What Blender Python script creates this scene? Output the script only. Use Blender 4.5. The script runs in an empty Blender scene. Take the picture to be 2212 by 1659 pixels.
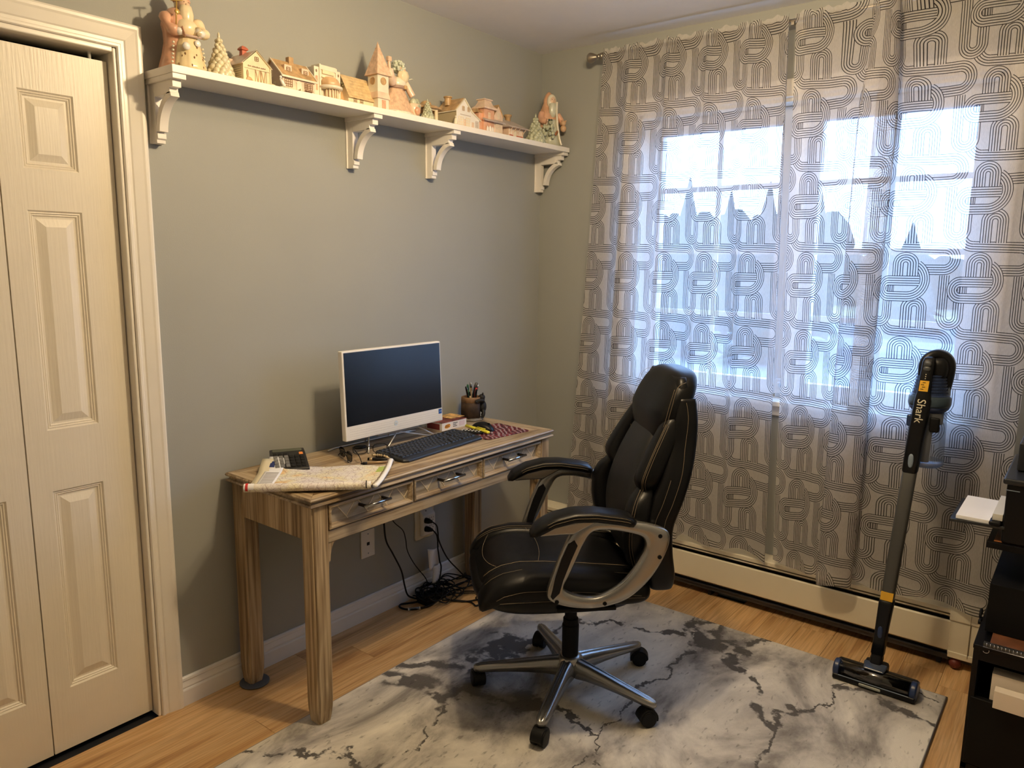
import bpy, math, random
import numpy as np
from mathutils import Vector, Matrix
random.seed(7)
PI = math.pi
SC = bpy.context.scene
COL = SC.collection

# ------------------------------------------------------------------ camera
CAM = (2.2425, -3.0778, 1.4549); YAW, PITCH, ROLL, FPX = -0.6632, 0.16157, 0.01162, 1617.6
def setup_camera():
    f = Vector((math.sin(YAW)*math.cos(PITCH), math.cos(YAW)*math.cos(PITCH), -math.sin(PITCH)))
    r = Vector((math.cos(YAW), -math.sin(YAW), 0)); u = r.cross(f)
    r2 = math.cos(ROLL)*r + math.sin(ROLL)*u; u2 = -math.sin(ROLL)*r + math.cos(ROLL)*u
    cd = bpy.data.cameras.new('camera'); cam = bpy.data.objects.new('camera', cd); COL.objects.link(cam)
    m = Matrix((r2, u2, -f)).transposed().to_4x4(); m.translation = Vector(CAM)
    cam.matrix_world = m
    cd.sensor_fit = 'HORIZONTAL'; cd.sensor_width = 36; cd.lens = FPX*36/2212; cd.clip_start = .02; cd.clip_end = 300
    SC.camera = cam
setup_camera()
# ------------------------------------------------------------------ exposure, world, lamps
SC.view_settings.view_transform = 'Standard'; SC.view_settings.look = 'None'
SC.view_settings.exposure = 1.66; SC.view_settings.gamma = 1.0; SC.view_settings.use_curve_mapping = False
SC.cycles.max_bounces = 10; SC.cycles.transparent_max_bounces = 24; SC.cycles.diffuse_bounces = 5
SC.cycles.use_denoising = True; SC.cycles.sample_clamp_indirect = 6.0
SC.cycles.caustics_reflective = False; SC.cycles.caustics_refractive = False
w = bpy.data.worlds.new('overcast_sky'); SC.world = w; w.use_nodes = True
nt = w.node_tree; nt.nodes.clear()
tc = nt.nodes.new('ShaderNodeTexCoord'); sep = nt.nodes.new('ShaderNodeSeparateXYZ')
rp = nt.nodes.new('ShaderNodeValToRGB'); bgn = nt.nodes.new('ShaderNodeBackground'); wo = nt.nodes.new('ShaderNodeOutputWorld')
nt.links.new(tc.outputs['Generated'], sep.inputs[0]); nt.links.new(sep.outputs['Z'], rp.inputs[0])
rp.color_ramp.elements[0].position = 0.0; rp.color_ramp.elements[0].color = (.40, .62, 1, 1)
rp.color_ramp.elements[1].position = .6; rp.color_ramp.elements[1].color = (.29, .53, 1, 1)
nt.links.new(rp.outputs[0], bgn.inputs[0]); nt.links.new(bgn.outputs[0], wo.inputs[0])
bgn.inputs[1].default_value = 4.9
def lamp(name, kind, loc, power, color, rot=None, size=None, size_y=None):
    d = bpy.data.lights.new(name, kind); d.energy = power; d.color = color
    o = bpy.data.objects.new(name, d); COL.objects.link(o); o.location = loc
    if rot: o.rotation_euler = rot
    if kind == 'AREA':
        d.shape = 'RECTANGLE'; d.size = size; d.size_y = size_y
    elif size: d.shadow_soft_size = size
    return o
pt = lamp('window_portal', 'AREA', (1.225, .20, 1.52), 1.0, (1, 1, 1), (PI/2, 0, 0), 1.5, 1.3)   # portal: guides sky sampling only
pt.rotation_euler = (-PI/2, 0, 0); pt.data.cycles.is_portal = True
WARM = (1.0, .76, .46)
lamp('ceiling_bulb', 'POINT', (1.24, -1.48, 2.27), 12, WARM, size=.035)
lamp('ceiling_bulb', 'POINT', (1.38, -1.40, 2.27), 8, WARM, size=.035)

# ------------------------------------------------------------------ materials
MATS = {}
def N(nt, t, **k):
    n = nt.nodes.new(t)
    for a, b in k.items():
        if a.startswith('i_'): n.inputs[a[2:]].default_value = b
        elif a.startswith('n_'): n.inputs[int(a[2:])].default_value = b
        else: setattr(n, a, b)
    return n
def base_mat(name):
    m = bpy.data.materials.new(name); m.use_nodes = True
    nt = m.node_tree; nt.nodes.clear()
    out = N(nt, 'ShaderNodeOutputMaterial'); p = N(nt, 'ShaderNodeBsdfPrincipled')
    nt.links.new(p.outputs[0], out.inputs[0]); return m, nt, p, out
def mapped(nt, scale=(1, 1, 1), coord='Object', rot=(0, 0, 0)):
    tc = N(nt, 'ShaderNodeTexCoord'); mp = N(nt, 'ShaderNodeMapping')
    nt.links.new(tc.outputs[coord], mp.inputs[0]); mp.inputs['Scale'].default_value = scale; mp.inputs['Rotation'].default_value = rot
    return mp.outputs[0]
def ramp(nt, src, stops):
    r = N(nt, 'ShaderNodeValToRGB'); cr = r.color_ramp
    while len(cr.elements) < len(stops): cr.elements.new(.5)
    for e, (p, c) in zip(cr.elements, stops): e.position = p; e.color = (*c, 1) if len(c) == 3 else c
    nt.links.new(src, r.inputs[0]); return r.outputs[0]
def bump(nt, p, src, strength, dist=.002):
    b = N(nt, 'ShaderNodeBump'); b.inputs['Strength'].default_value = strength; b.inputs['Distance'].default_value = dist
    nt.links.new(src, b.inputs['Height']); nt.links.new(b.outputs[0], p.inputs['Normal']); return b
def mat(name, color, rough=.5, metal=0., vary=0., vscale=8., bmp=0., bscale=60., bstretch=(1, 1, 1), coat=0., emit=None, spec=None):
    if name in MATS: return MATS[name]
    m, nt, p, out = base_mat(name)
    p.inputs['Base Color'].default_value = (*color, 1); p.inputs['Roughness'].default_value = rough; p.inputs['Metallic'].default_value = metal
    if spec is not None: p.inputs['Specular IOR Level'].default_value = spec
    if coat: p.inputs['Coat Weight'].default_value = coat; p.inputs['Coat Roughness'].default_value = .12
    v = mapped(nt)
    no = N(nt, 'ShaderNodeTexNoise'); no.inputs['Scale'].default_value = vscale; no.inputs['Detail'].default_value = 4
    nt.links.new(v, no.inputs[0])
    a = max(vary, .02)
    c0 = tuple(c*(1-a) for c in color); c1 = tuple(min(1, c*(1+a)) for c in color)
    nt.links.new(ramp(nt, no.outputs[0], [(.3, c0), (.7, c1)]), p.inputs['Base Color'])
    if bmp:
        v2 = mapped(nt, bstretch); n2 = N(nt, 'ShaderNodeTexNoise'); n2.inputs['Scale'].default_value = bscale; n2.inputs['Detail'].default_value = 3
        nt.links.new(v2, n2.inputs[0]); bump(nt, p, n2.outputs[0], bmp)
    if emit: p.inputs['Emission Color'].default_value = (*emit[:3], 1); p.inputs['Emission Strength'].default_value = emit[3]
    MATS[name] = m; return m
def wood(name, axis, light, mid, dark, scale=1., rough=.45, rnd=.25, fine=True, weather=0.):
    """grain runs along axis (0,1,2) in object space"""
    if name in MATS: return MATS[name]
    m, nt, p, out = base_mat(name)
    s = [14*scale]*3; s[axis] = 1.1*scale
    tc = N(nt, 'ShaderNodeTexCoord'); oi = N(nt, 'ShaderNodeObjectInfo')
    vm = N(nt, 'ShaderNodeVectorMath', operation='MULTIPLY_ADD'); vm.inputs[1].default_value = (1, 1, 1)
    mu = N(nt, 'ShaderNodeMath', operation='MULTIPLY'); mu.inputs[1].default_value = 37.
    nt.links.new(oi.outputs['Random'], mu.inputs[0]); nt.links.new(tc.outputs['Object'], vm.inputs[0]); nt.links.new(mu.outputs[0], vm.inputs[2])
    mp = N(nt, 'ShaderNodeMapping'); mp.inputs['Scale'].default_value = s; nt.links.new(vm.outputs[0], mp.inputs[0])
    n1 = N(nt, 'ShaderNodeTexNoise'); n1.inputs['Scale'].default_value = 1.; n1.inputs['Detail'].default_value = 5; n1.inputs['Distortion'].default_value = .9
    nt.links.new(mp.outputs[0], n1.inputs[0])
    col = ramp(nt, n1.outputs[0], [(.28, dark), (.42, mid), (.56, light), (.70, mid)])
    s2 = [120*scale]*3; s2[axis] = 3*scale
    mp2 = N(nt, 'ShaderNodeMapping'); mp2.inputs['Scale'].default_value = s2; nt.links.new(vm.outputs[0], mp2.inputs[0])
    n2 = N(nt, 'ShaderNodeTexNoise'); n2.inputs['Detail'].default_value = 3; n2.inputs['Scale'].default_value = 1.; nt.links.new(mp2.outputs[0], n2.inputs[0])
    mx = N(nt, 'ShaderNodeMixRGB', blend_type='MULTIPLY'); mx.inputs[0].default_value = .9 if name.startswith('bleached') else .55
    nt.links.new(col, mx.inputs[1]); nt.links.new(ramp(nt, n2.outputs[0], [(.35, (.42, .36, .30) if name.startswith('bleached') else (.55, .5, .45)), (.56, (1, 1, 1))]), mx.inputs[2])
    hs = N(nt, 'ShaderNodeHueSaturation'); nt.links.new(mx.outputs[0], hs.inputs['Color'])
    ma = N(nt, 'ShaderNodeMapRange'); ma.inputs['To Min'].default_value = 1-rnd; ma.inputs['To Max'].default_value = 1+rnd
    nt.links.new(oi.outputs['Random'], ma.inputs[0]); nt.links.new(ma.outputs[0], hs.inputs['Value'])
    last = hs.outputs[0]
    if weather:
        n3 = N(nt, 'ShaderNodeTexNoise'); n3.inputs['Scale'].default_value = 9; n3.inputs['Detail'].default_value = 4; nt.links.new(vm.outputs[0], n3.inputs[0])
        m3 = N(nt, 'ShaderNodeMixRGB'); nt.links.new(ramp(nt, n3.outputs[0], [(.42, (0, 0, 0)), (.62, (weather,)*3)]), m3.inputs[0])
        nt.links.new(last, m3.inputs[1]); m3.inputs[2].default_value = (.52, .47, .39, 1); last = m3.outputs[0]
    nt.links.new(last, p.inputs['Base Color']); p.inputs['Roughness'].default_value = rough
    bump(nt, p, n2.outputs[0], .25, .001)
    MATS[name] = m; return m

WALLC = (.335, .342, .315)
def wall_mat():
    m, nt, p, out = base_mat('wall_paint')
    v = mapped(nt); n = N(nt, 'ShaderNodeTexNoise'); n.inputs['Scale'].default_value = 230; n.inputs['Detail'].default_value = 2; nt.links.new(v, n.inputs[0])
    n2 = N(nt, 'ShaderNodeTexNoise'); n2.inputs['Scale'].default_value = 2.; nt.links.new(v, n2.inputs[0])
    nt.links.new(ramp(nt, n2.outputs[0], [(.3, tuple(c*.97 for c in WALLC)), (.7, tuple(c*1.03 for c in WALLC))]), p.inputs['Base Color'])
    p.inputs['Roughness'].default_value = .62
    bump(nt, p, n.outputs[0], .18, .0012); return m
M_wall = wall_mat()
M_ceil = mat('ceiling_paint', (.80, .785, .77), .8, bmp=.2, bscale=120)
M_trim = mat('white_trim_paint', (.80, .76, .68), .30, bmp=.04, bscale=40)
M_door = mat('white_door_paint', (.78, .72, .60), .38, bmp=.35, bscale=1., bstretch=(60, 170, 8))
M_shelf = mat('white_shelf_paint', (.84, .80, .74), .38)
M_base = mat('white_baseboard_paint', (.80, .79, .77), .35)
M_heat = mat('cream_enamel', (.78, .72, .56), .32)
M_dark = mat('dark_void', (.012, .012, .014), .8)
M_black = mat('black_plastic', (.006, .006, .007), .38, spec=.28)
M_blackm = mat('matt_black', (.0035, .0035, .004), .6, spec=.2)
M_leather = mat('black_bonded_leather', (.0028, .0028, .0034), .36, bmp=.06, bscale=260, spec=.26)
M_silver = mat('satin_silver_plastic', (.40, .395, .38), .27, metal=.85)
M_steel = mat('polished_steel', (.55, .56, .58), .16, metal=1.)
M_brush = mat('brushed_nickel', (.42, .37, .30), .32, metal=1.)
M_thread = mat('tan_thread', (.24, .19, .12), .7)
M_white = mat('white_plastic', (.80, .79, .77), .4)
M_paper = mat('white_paper', (.82, .83, .86), .8)
M_rubber = mat('black_rubber', (.004, .004, .004), .5, spec=.25)

def glass_mat(name, tint, gl=.10, rough=.02, haze=0):
    m = bpy.data.materials.new(name); m.use_nodes = True; nt = m.node_tree; nt.nodes.clear()
    out = N(nt, 'ShaderNodeOutputMaterial'); tr = N(nt, 'ShaderNodeBsdfTransparent'); g = N(nt, 'ShaderNodeBsdfGlossy')
    tr.inputs[0].default_value = (*tint, 1); g.inputs['Roughness'].default_value = rough
    lw = N(nt, 'ShaderNodeLayerWeight'); lw.inputs[0].default_value = gl+.2
    mth = N(nt, 'ShaderNodeMath', operation='MULTIPLY'); mth.inputs[1].default_value = gl*4; nt.links.new(lw.outputs['Fresnel'], mth.inputs[0])
    mx = N(nt, 'ShaderNodeMixShader'); nt.links.new(mth.outputs[0], mx.inputs[0]); nt.links.new(tr.outputs[0], mx.inputs[1]); nt.links.new(g.outputs[0], mx.inputs[2])
    if haze:
        df = N(nt, 'ShaderNodeBsdfDiffuse'); df.inputs[0].default_value = (.6, .62, .65, 1); m2 = N(nt, 'ShaderNodeMixShader'); m2.inputs[0].default_value = haze
        nt.links.new(mx.outputs[0], m2.inputs[1]); nt.links.new(df.outputs[0], m2.inputs[2]); mx = m2
    nt.links.new(mx.outputs[0], out.inputs[0]); MATS[name] = m; return m
M_glass = glass_mat('window_glass', (.94, .97, 1), .08)
M_clear = glass_mat('smoky_clear_plastic', (.78, .82, .86), .10, .15, .12)
M_brown_clear = glass_mat('clear_brown_plastic', (.45, .40, .32), .30, .06)

# ------------------------------------------------------------------ mesh building
class MB:
    def __init__(s, M=None): s.v = []; s.f = []; s.uv = None; s.M = M
    def add(s, vs, fs):
        o = len(s.v)
        for v in vs:
            v = Vector(v); s.v.append(tuple(s.M @ v) if s.M is not None else tuple(v))
        for f in fs: s.f.append(tuple(i+o for i in f))
        return s
    def box(s, x0, x1, y0, y1, z0, z1, R=None):
        vs = [(x, y, z) for z in (z0, z1) for y in (y0, y1) for x in (x0, x1)]
        if R is not None: vs = [R @ Vector(v) for v in vs]
        return s.add(vs, [(0, 2, 3, 1), (4, 5, 7, 6), (0, 1, 5, 4), (1, 3, 7, 5), (3, 2, 6, 7), (2, 0, 4, 6)])
    def prism(s, poly, a0, a1, plane='xz'):
        """extrude a 2-D polygon along the remaining axis from a0 to a1"""
        n = len(poly)
        def P(p, a): return {'xz': (p[0], a, p[1]), 'yz': (a, p[0], p[1]), 'xy': (p[0], p[1], a)}[plane]
        vs = [P(p, a0) for p in poly]+[P(p, a1) for p in poly]
        fs = [tuple(range(n)), tuple(range(2*n-1, n-1, -1))]+[(i, i+n, (i+1) % n+n, (i+1) % n) for i in range(n)]
        return s.add(vs, fs)
    def loft(s, rings, cap=True, closed=False):
        n = len(rings[0]); vs = [p for r in rings for p in r]; fs = []; R = len(rings)
        for k in range(R if closed else R-1):
            a = k*n; b = ((k+1) % R)*n
            fs += [(a+i, a+(i+1) % n, b+(i+1) % n, b+i) for i in range(n)]
        if cap and not closed: fs += [tuple(range(n-1, -1, -1)), tuple((R-1)*n+i for i in range(n))]
        return s.add(vs, fs)
    def lathe(s, prof, n=20, c=(0, 0, 0), sx=1, sy=1, axis='z', wob=None):
        rings = []
        for r, z in prof:
            ring = []
            for i in range(n):
                a = 2*PI*i/n; rr = r*(wob(a, z) if wob else 1)
                p = (rr*math.cos(a)*sx, rr*math.sin(a)*sy, z)
                if axis == 'x': p = (p[2], p[0], p[1])
                if axis == 'y': p = (p[1], p[2], p[0])
                ring.append((p[0]+c[0], p[1]+c[1], p[2]+c[2]))
            rings.append(ring)
        return s.loft(rings)
    def cyl(s, p, q, r, n=12, r2=None): return s.tube([p, q], [r, r if r2 is None else r2], n)
    def tube(s, pts, r, n=8, closed=False, flat=1., up=None):
        pts = [Vector(p) for p in pts]; m = len(pts)
        if not isinstance(r, (list, tuple)): r = [r]*m
        rings = []; prev = None
        for i, p in enumerate(pts):
            a = pts[(i-1) % m] if (closed or i) else p; b = pts[(i+1) % m] if (closed or i < m-1) else p
            t = (b-a).normalized() if (b-a).length > 1e-9 else Vector((0, 0, 1))
            if prev is None:
                ref = Vector(up) if up else (Vector((0, 0, 1)) if abs(t.z) < .9 else Vector((1, 0, 0)))
                x = t.cross(ref).normalized()
            else:
                x = (prev-t*prev.dot(t)).normalized()
            prev = x; y = t.cross(x)
            rings.append([tuple(p+x*math.cos(2*PI*k/n)*r[i]+y*math.sin(2*PI*k/n)*r[i]*flat) for k in range(n)])
        return s.loft(rings, closed=closed)
    def ball(s, c, r, n=12, m=8, e=1.):
        if not isinstance(r, (list, tuple)): r = (r, r, r)
        def sp(v): return math.copysign(abs(v)**e, v)
        rings = []
        for j in range(m+1):
            t = -PI/2+PI*(j+.0)/m
            t = max(-PI/2+.02, min(PI/2-.02, t))
            rings.append([(c[0]+r[0]*sp(math.cos(t))*sp(math.cos(2*PI*i/n)), c[1]+r[1]*sp(math.cos(t))*sp(math.sin(2*PI*i/n)), c[2]+r[2]*sp(math.sin(t))) for i in range(n)])
        return s.loft(rings)
    def grid(s, fn, nu, nv, uvfn=None):
        o = len(s.v); vs = []; uvs = []
        for j in range(nv+1):
            for i in range(nu+1):
                vs.append(fn(i/nu, j/nv))
                if uvfn: uvs.append(uvfn(i/nu, j/nv))
        fs = [(j*(nu+1)+i, j*(nu+1)+i+1, (j+1)*(nu+1)+i+1, (j+1)*(nu+1)+i) for j in range(nv) for i in range(nu)]
        s.add(vs, fs)
        if uvfn: s.uv = uvs
        return s
def obj(name, mb, m, parent=None, smooth=False, bevel=0, seg=2, sub=0, solid=0, loc=None):
    me = bpy.data.meshes.new(name); me.from_pydata(mb.v, [], mb.f); me.validate()
    if mb.uv:
        l = me.uv_layers.new(name='UVMap')
        vi = np.empty(len(me.loops), dtype=np.int32); me.loops.foreach_get('vertex_index', vi)
        l.data.foreach_set('uv', np.array(mb.uv, dtype=np.float32)[vi].ravel())
    import bmesh
    bm = bmesh.new(); bm.from_mesh(me); bmesh.ops.recalc_face_normals(bm, faces=bm.faces); bm.to_mesh(me); bm.free()
    for mm in (m if isinstance(m, (list, tuple)) else [m]): me.materials.append(mm)
    if smooth: me.shade_smooth()
    o = bpy.data.objects.new(name, me); COL.objects.link(o)
    if parent is not None: o.parent = parent
    if loc: o.location = loc
    if solid: md = o.modifiers.new('s', 'SOLIDIFY'); md.thickness = solid; md.offset = 0
    if bevel:
        md = o.modifiers.new('b', 'BEVEL'); md.width = bevel; md.segments = seg; md.limit_method = 'ANGLE'; md.angle_limit = math.radians(35); md.harden_normals = False
        if not smooth: me.shade_smooth(); md2 = o.modifiers.new('w', 'WEIGHTED_NORMAL')
    if sub: md = o.modifiers.new('u', 'SUBSURF'); md.levels = sub; md.render_levels = sub
    return o
def tag(o, label=None, cat=None, group=None, kind=None):
    if label: o['label'] = label
    if cat: o['category'] = cat
    if group: o['group'] = group
    if kind: o['kind'] = kind
    return o
def thing(name, label, cat, loc=(0, 0, 0), rz=0, group=None):
    o = bpy.data.objects.new(name, None); COL.objects.link(o); o.location = loc; o.rotation_euler = (0, 0, rz); o.empty_display_size = .05
    return tag(o, label, cat, group)
def text(name, s, size, m, parent=None, M=None, extrude=.0003, font_scale=(1, 1)):
    c = bpy.data.curves.new(name, 'FONT'); c.body = s; c.size = size; c.extrude = extrude; c.align_x = 'CENTER'; c.align_y = 'CENTER'; c.resolution_u = 3
    t = bpy.data.objects.new(name+'_tmp', c); COL.objects.link(t)
    dg = bpy.context.evaluated_depsgraph_get(); me = bpy.data.meshes.new_from_object(t.evaluated_get(dg))
    bpy.data.objects.remove(t); me.name = name
    if font_scale != (1, 1): me.transform(Matrix.Diagonal((font_scale[0], font_scale[1], 1, 1)))
    if M is not None: me.transform(M)
    me.materials.clear(); me.materials.append(m)
    o = bpy.data.objects.new(name, me); COL.objects.link(o); o.parent = parent; return o
def cr(pts, n=8, closed=False):
    """Catmull-Rom through tuples of any dimension"""
    P = [np.array(p, float) for p in pts]; out = []; m = len(P)
    for i in range(m if closed else m-1):
        p0 = P[(i-1) % m] if (closed or i) else P[0]; p1 = P[i]; p2 = P[(i+1) % m]; p3 = P[(i+2) % m] if (closed or i < m-2) else P[-1]
        for k in range(n):
            t = k/n; out.append(tuple(.5*((2*p1)+(-p0+p2)*t+(2*p0-5*p1+4*p2-p3)*t*t+(-p0+3*p1-3*p2+p3)*t**3)))
    if not closed: out.append(tuple(P[-1]))
    return out
def interp(tab, x):
    """piecewise linear through sorted (x, y...) rows"""
    xs = [r[0] for r in tab]
    return [float(np.interp(x, xs, [r[k] for r in tab])) for k in range(1, len(tab[0]))]
# ================================================================== THE SETTING
RX, RY0 = 2.85, -3.6
H = 2.44
def struct(name, mb, m, parent=None, **k):
    o = obj(name, mb, m, parent, **k)
    if parent is None: o['kind'] = 'structure'
    return o
# floor: laminate planks, each one a piece, on a dark sub-floor
fl = struct('floor', MB().box(-.9, RX+.3, RY0-.3, .30, -.10, -.009), M_dark)
M_floor = wood('oak_laminate', 1, (.70, .46, .225), (.60, .36, .155), (.38, .20, .08), scale=1.6, rough=.33, rnd=.10)
PW = .129; nx = int(RX/PW)+1
for i in range(nx):
    y = RY0-random.random()*1.0
    x0 = i*PW; x1 = min(RX, x0+PW)
    while y < 0:
        L = 1.2; ya = max(RY0, y); yb = min(0, y+L)
        if yb-ya > .05:
            obj('plank', MB().box(x0+.0004, x1-.0004, ya+.0005, yb-.0005, -.009, 0), M_floor, fl, bevel=.0006, seg=1)
        y += L
struct('ceiling', MB().box(-.2, RX+.2, RY0-.2, .2, H, H+.1), M_ceil)
struct('wall_left', MB().box(-.12, 0, -2.03, 0, 0, H).box(-.12, 0, RY0, -3.26, 0, H).box(-.12, 0, -3.26, -2.03, 2.036, H), M_wall)
WX0, WX1, WZ0, WZ1 = .54, 1.91, .90, 2.10
struct('wall_back', MB().box(-.12, WX0, 0, .18, -.02, H).box(WX1, RX+.1, 0, .18, -.02, H).box(WX0, WX1, 0, .18, -.02, WZ0-.0).box(WX0, WX1, 0, .18, WZ1, H), M_wall)
struct('wall_right', MB().box(RX, RX+.1, RY0, 0, 0, H), M_wall)
struct('wall_front', MB().box(-.12, RX+.1, RY0-.1, RY0, 0, H), M_wall)
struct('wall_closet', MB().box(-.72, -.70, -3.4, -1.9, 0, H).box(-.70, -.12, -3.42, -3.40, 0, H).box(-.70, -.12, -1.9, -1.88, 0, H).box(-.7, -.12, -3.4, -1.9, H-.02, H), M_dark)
# closet casing (mitred) and jamb
prof = [(0, 0), (0, .008), (.003, .0115), (.009, .0115), (.012, .009), (.020, .009), (.024, .0115), (.050, .0165), (.056, .0185), (.063, .0185), (.068, .016), (.068, 0)]
yi, yo, zi = -2.024, -3.266, 2.032
rings = [[(t, yi+d, 0) for d, t in prof], [(t, yi+d, zi+d) for d, t in prof], [(t, yo-d, zi+d) for d, t in prof], [(t, yo-d, 0) for d, t in prof]]
struct('trim_1', MB().loft(rings), M_trim)
struct('trim_2', MB().box(-.115, .004, -2.034, -2.024, 0, 2.03).box(-.115, .004, -3.266, -3.256, 0, 2.03).box(-.115, .004, -3.256, -2.034, 2.018, 2.034), M_trim, bevel=.003)
# bifold closet door: four leaves, each with three raised panels
door = bpy.data.objects.new('door_1', None); COL.objects.link(door); door['kind'] = 'structure'
PZ = [(.200, .800), (.975, 1.577), (1.685, 1.887)]
XF = -.030
def leaf(y1, y0, a, b, name='leaf'):
    mb = MB(); ys = [y0, a, b, y1]; z1 = 1.996; z0 = .012
    zs = [z0]+[z for p in PZ for z in p]+[z1]
    for i in range(3):
        for j in range(7):
            if i == 1 and j in (1, 3, 5): continue
            mb.add([(XF, ys[i], zs[j]), (XF, ys[i+1], zs[j]), (XF, ys[i+1], zs[j+1]), (XF, ys[i], zs[j+1])], [(0, 1, 2, 3)])
    xb = XF-.032
    mb.add([(XF, y0, z0), (XF, y1, z0), (XF, y1, z1), (XF, y0, z1), (xb, y0, z0), (xb, y1, z0), (xb, y1, z1), (xb, y0, z1)],
           [(0, 1, 5, 4), (1, 2, 6, 5), (2, 3, 7, 6), (3, 0, 4, 7), (4, 5, 6, 7)])
    lf = obj(name, mb, M_door, door)
    for (za, zb) in PZ:
        steps = [(0, 0), (.004, -.005), (.007, -.004), (.010, -.0075), (.0125, -.0065), (.016, -.0105), (.021, -.0105), (.043, -.002)]
        if zb-za < .3: steps[-1] = (.040, -.002)
        rg = [[(XF+d, a+o, za+o), (XF+d, b-o, za+o), (XF+d, b-o, zb-o), (XF+d, a+o, zb-o)] for o, d in steps]
        m2 = MB(); m2.loft(rg, cap=False); k = len(rg)-1; m2.f.append((k*4, k*4+1, k*4+2, k*4+3))
        obj('panel', m2, M_door, lf)
    return lf
leaf(-2.037, -2.3255, -2.270, -2.133); leaf(-2.329, -2.6175, -2.522, -2.385); leaf(-2.621, -2.9095, -2.854, -2.717); leaf(-2.913, -3.2015, -3.106, -2.969)
obj('pivot_pin', MB().lathe([(.004, 1.994), (.004, 2.016), (.006, 2.016), (.006, 2.02)], 10, c=(-.045, -2.075, 0)), M_white, door, smooth=True)
# baseboards
def baseprof(h=.097, t=.0145):
    return [(0, 0), (t, 0), (t, .052), (t-.002, .056), (t-.005, .058), (t-.003, .064), (t-.006, .074), (t-.008, .082), (t-.005, .085), (t-.006, .093), (t-.010, h), (0, h)]
def board(name, fn): struct(name, MB().loft([[fn(x, z, 0) for x, z in baseprof()], [fn(x, z, 1) for x, z in baseprof()]]), M_base)
board('baseboard_left', lambda x, z, k: (x, (-1.956, -.001)[k], z))
board('baseboard_right', lambda x, z, k: (RX-x, (RY0, 0)[k], z))
# window
win = bpy.data.objects.new('window_1', None); COL.objects.link(win); win['kind'] = 'structure'
M_vinyl = mat('white_vinyl', (.78, .80, .84), .35)
cas = MB(); wp = [(0, 0), (0, .008), (.004, .012), (.012, .010), (.022, .012), (.05, .017), (.062, .018), (.068, .015), (.068, 0)]
rings = [[(WX0-d, -t, WZ0-.0) for d, t in wp], [(WX0-d, -t, WZ1+d) for d, t in wp], [(WX1+d, -t, WZ1+d) for d, t in wp], [(WX1+d, -t, WZ0) for d, t in wp]]
obj('casing', MB().loft(rings), M_trim, win)
obj('sill', MB().box(WX0-.08, WX1+.08, -.040, .10, WZ0-.018, WZ0+.004).box(WX0-.05, WX1+.05, -.014, 0, WZ0-.060, WZ0-.018), M_trim, win, bevel=.004)
obj('jamb', MB().box(WX0, WX0+.014, 0, .18, WZ0, WZ1).box(WX1-.014, WX1, 0, .18, WZ0, WZ1).box(WX0, WX1, 0, .18, WZ1-.014, WZ1).box(WX0, WX1, .10, .18, WZ0, WZ0+.012), M_trim, win)
obj('mullion', MB().box(1.195, 1.265, .07, .17, WZ0, WZ1), M_vinyl, win, bevel=.004)
for (xa, xb) in ((.554, 1.195), (1.265, 1.896)):
    ga, gb = (xa+.062, xb-.046) if xa < 1 else (xa+.045, xb-.062)
    sash = obj('sash', MB().box(xa, ga, .085, .13, .915, 2.085).box(gb, xb, .085, .13, .915, 2.085).box(ga, gb, .085, .13, .915, .972).box(ga, gb, .085, .13, 2.018, 2.085), M_vinyl, win, bevel=.003)
    xm = (ga+gb)/2
    for z in (1.240, 1.510, 1.780): obj('muntin', MB().box(ga, gb, .104, .116, z-.011, z+.011), M_vinyl, sash)
    obj('muntin', MB().box(xm-.010, xm+.010, .105, .115, .972, 2.018), M_vinyl, sash)
    obj('pane', MB().box(ga, gb, .109, .111, .972, 2.018), M_glass, sash)
obj('crank_handle', MB().box(1.20, 1.25, .045, .085, .925, .985).cyl((1.225, .04, .955), (1.225, .02, .975), .006), M_vinyl, win, bevel=.004)

# ------------------------------------------------------------------ outdoors
M_ground = None
m, nt, p, out = base_mat('winter_ground')
v = mapped(nt, (.05, .16, 1)); n = N(nt, 'ShaderNodeTexNoise'); n.inputs['Scale'].default_value = 1.; n.inputs['Detail'].default_value = 5; nt.links.new(v, n.inputs[0])
nt.links.new(ramp(nt, n.outputs[0], [(.40, (.03, .036, .048)), (.54, (.05, .058, .07)), (.60, (.16, .17, .19)), (.68, (.08, .085, .09))]), p.inputs['Base Color']); p.inputs['Roughness'].default_value = .9
struct('ground', MB().box(-60, 60, 1.0, 90, -1.0, -.9), m)
M_field = mat('dry_grass', (.16, .125, .07), .95, vary=.3, vscale=.8)
tag(obj('field', MB().box(-60, 60, 34, 60, -.9, -.86), M_field), 'tan strip of dry field seen across the road through the sheer curtains', 'field')
M_fol = mat('conifer_foliage', (.012, .022, .016), .9, vary=.5, vscale=3)
M_bark = mat('conifer_bark', (.08, .055, .04), .9)
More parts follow.
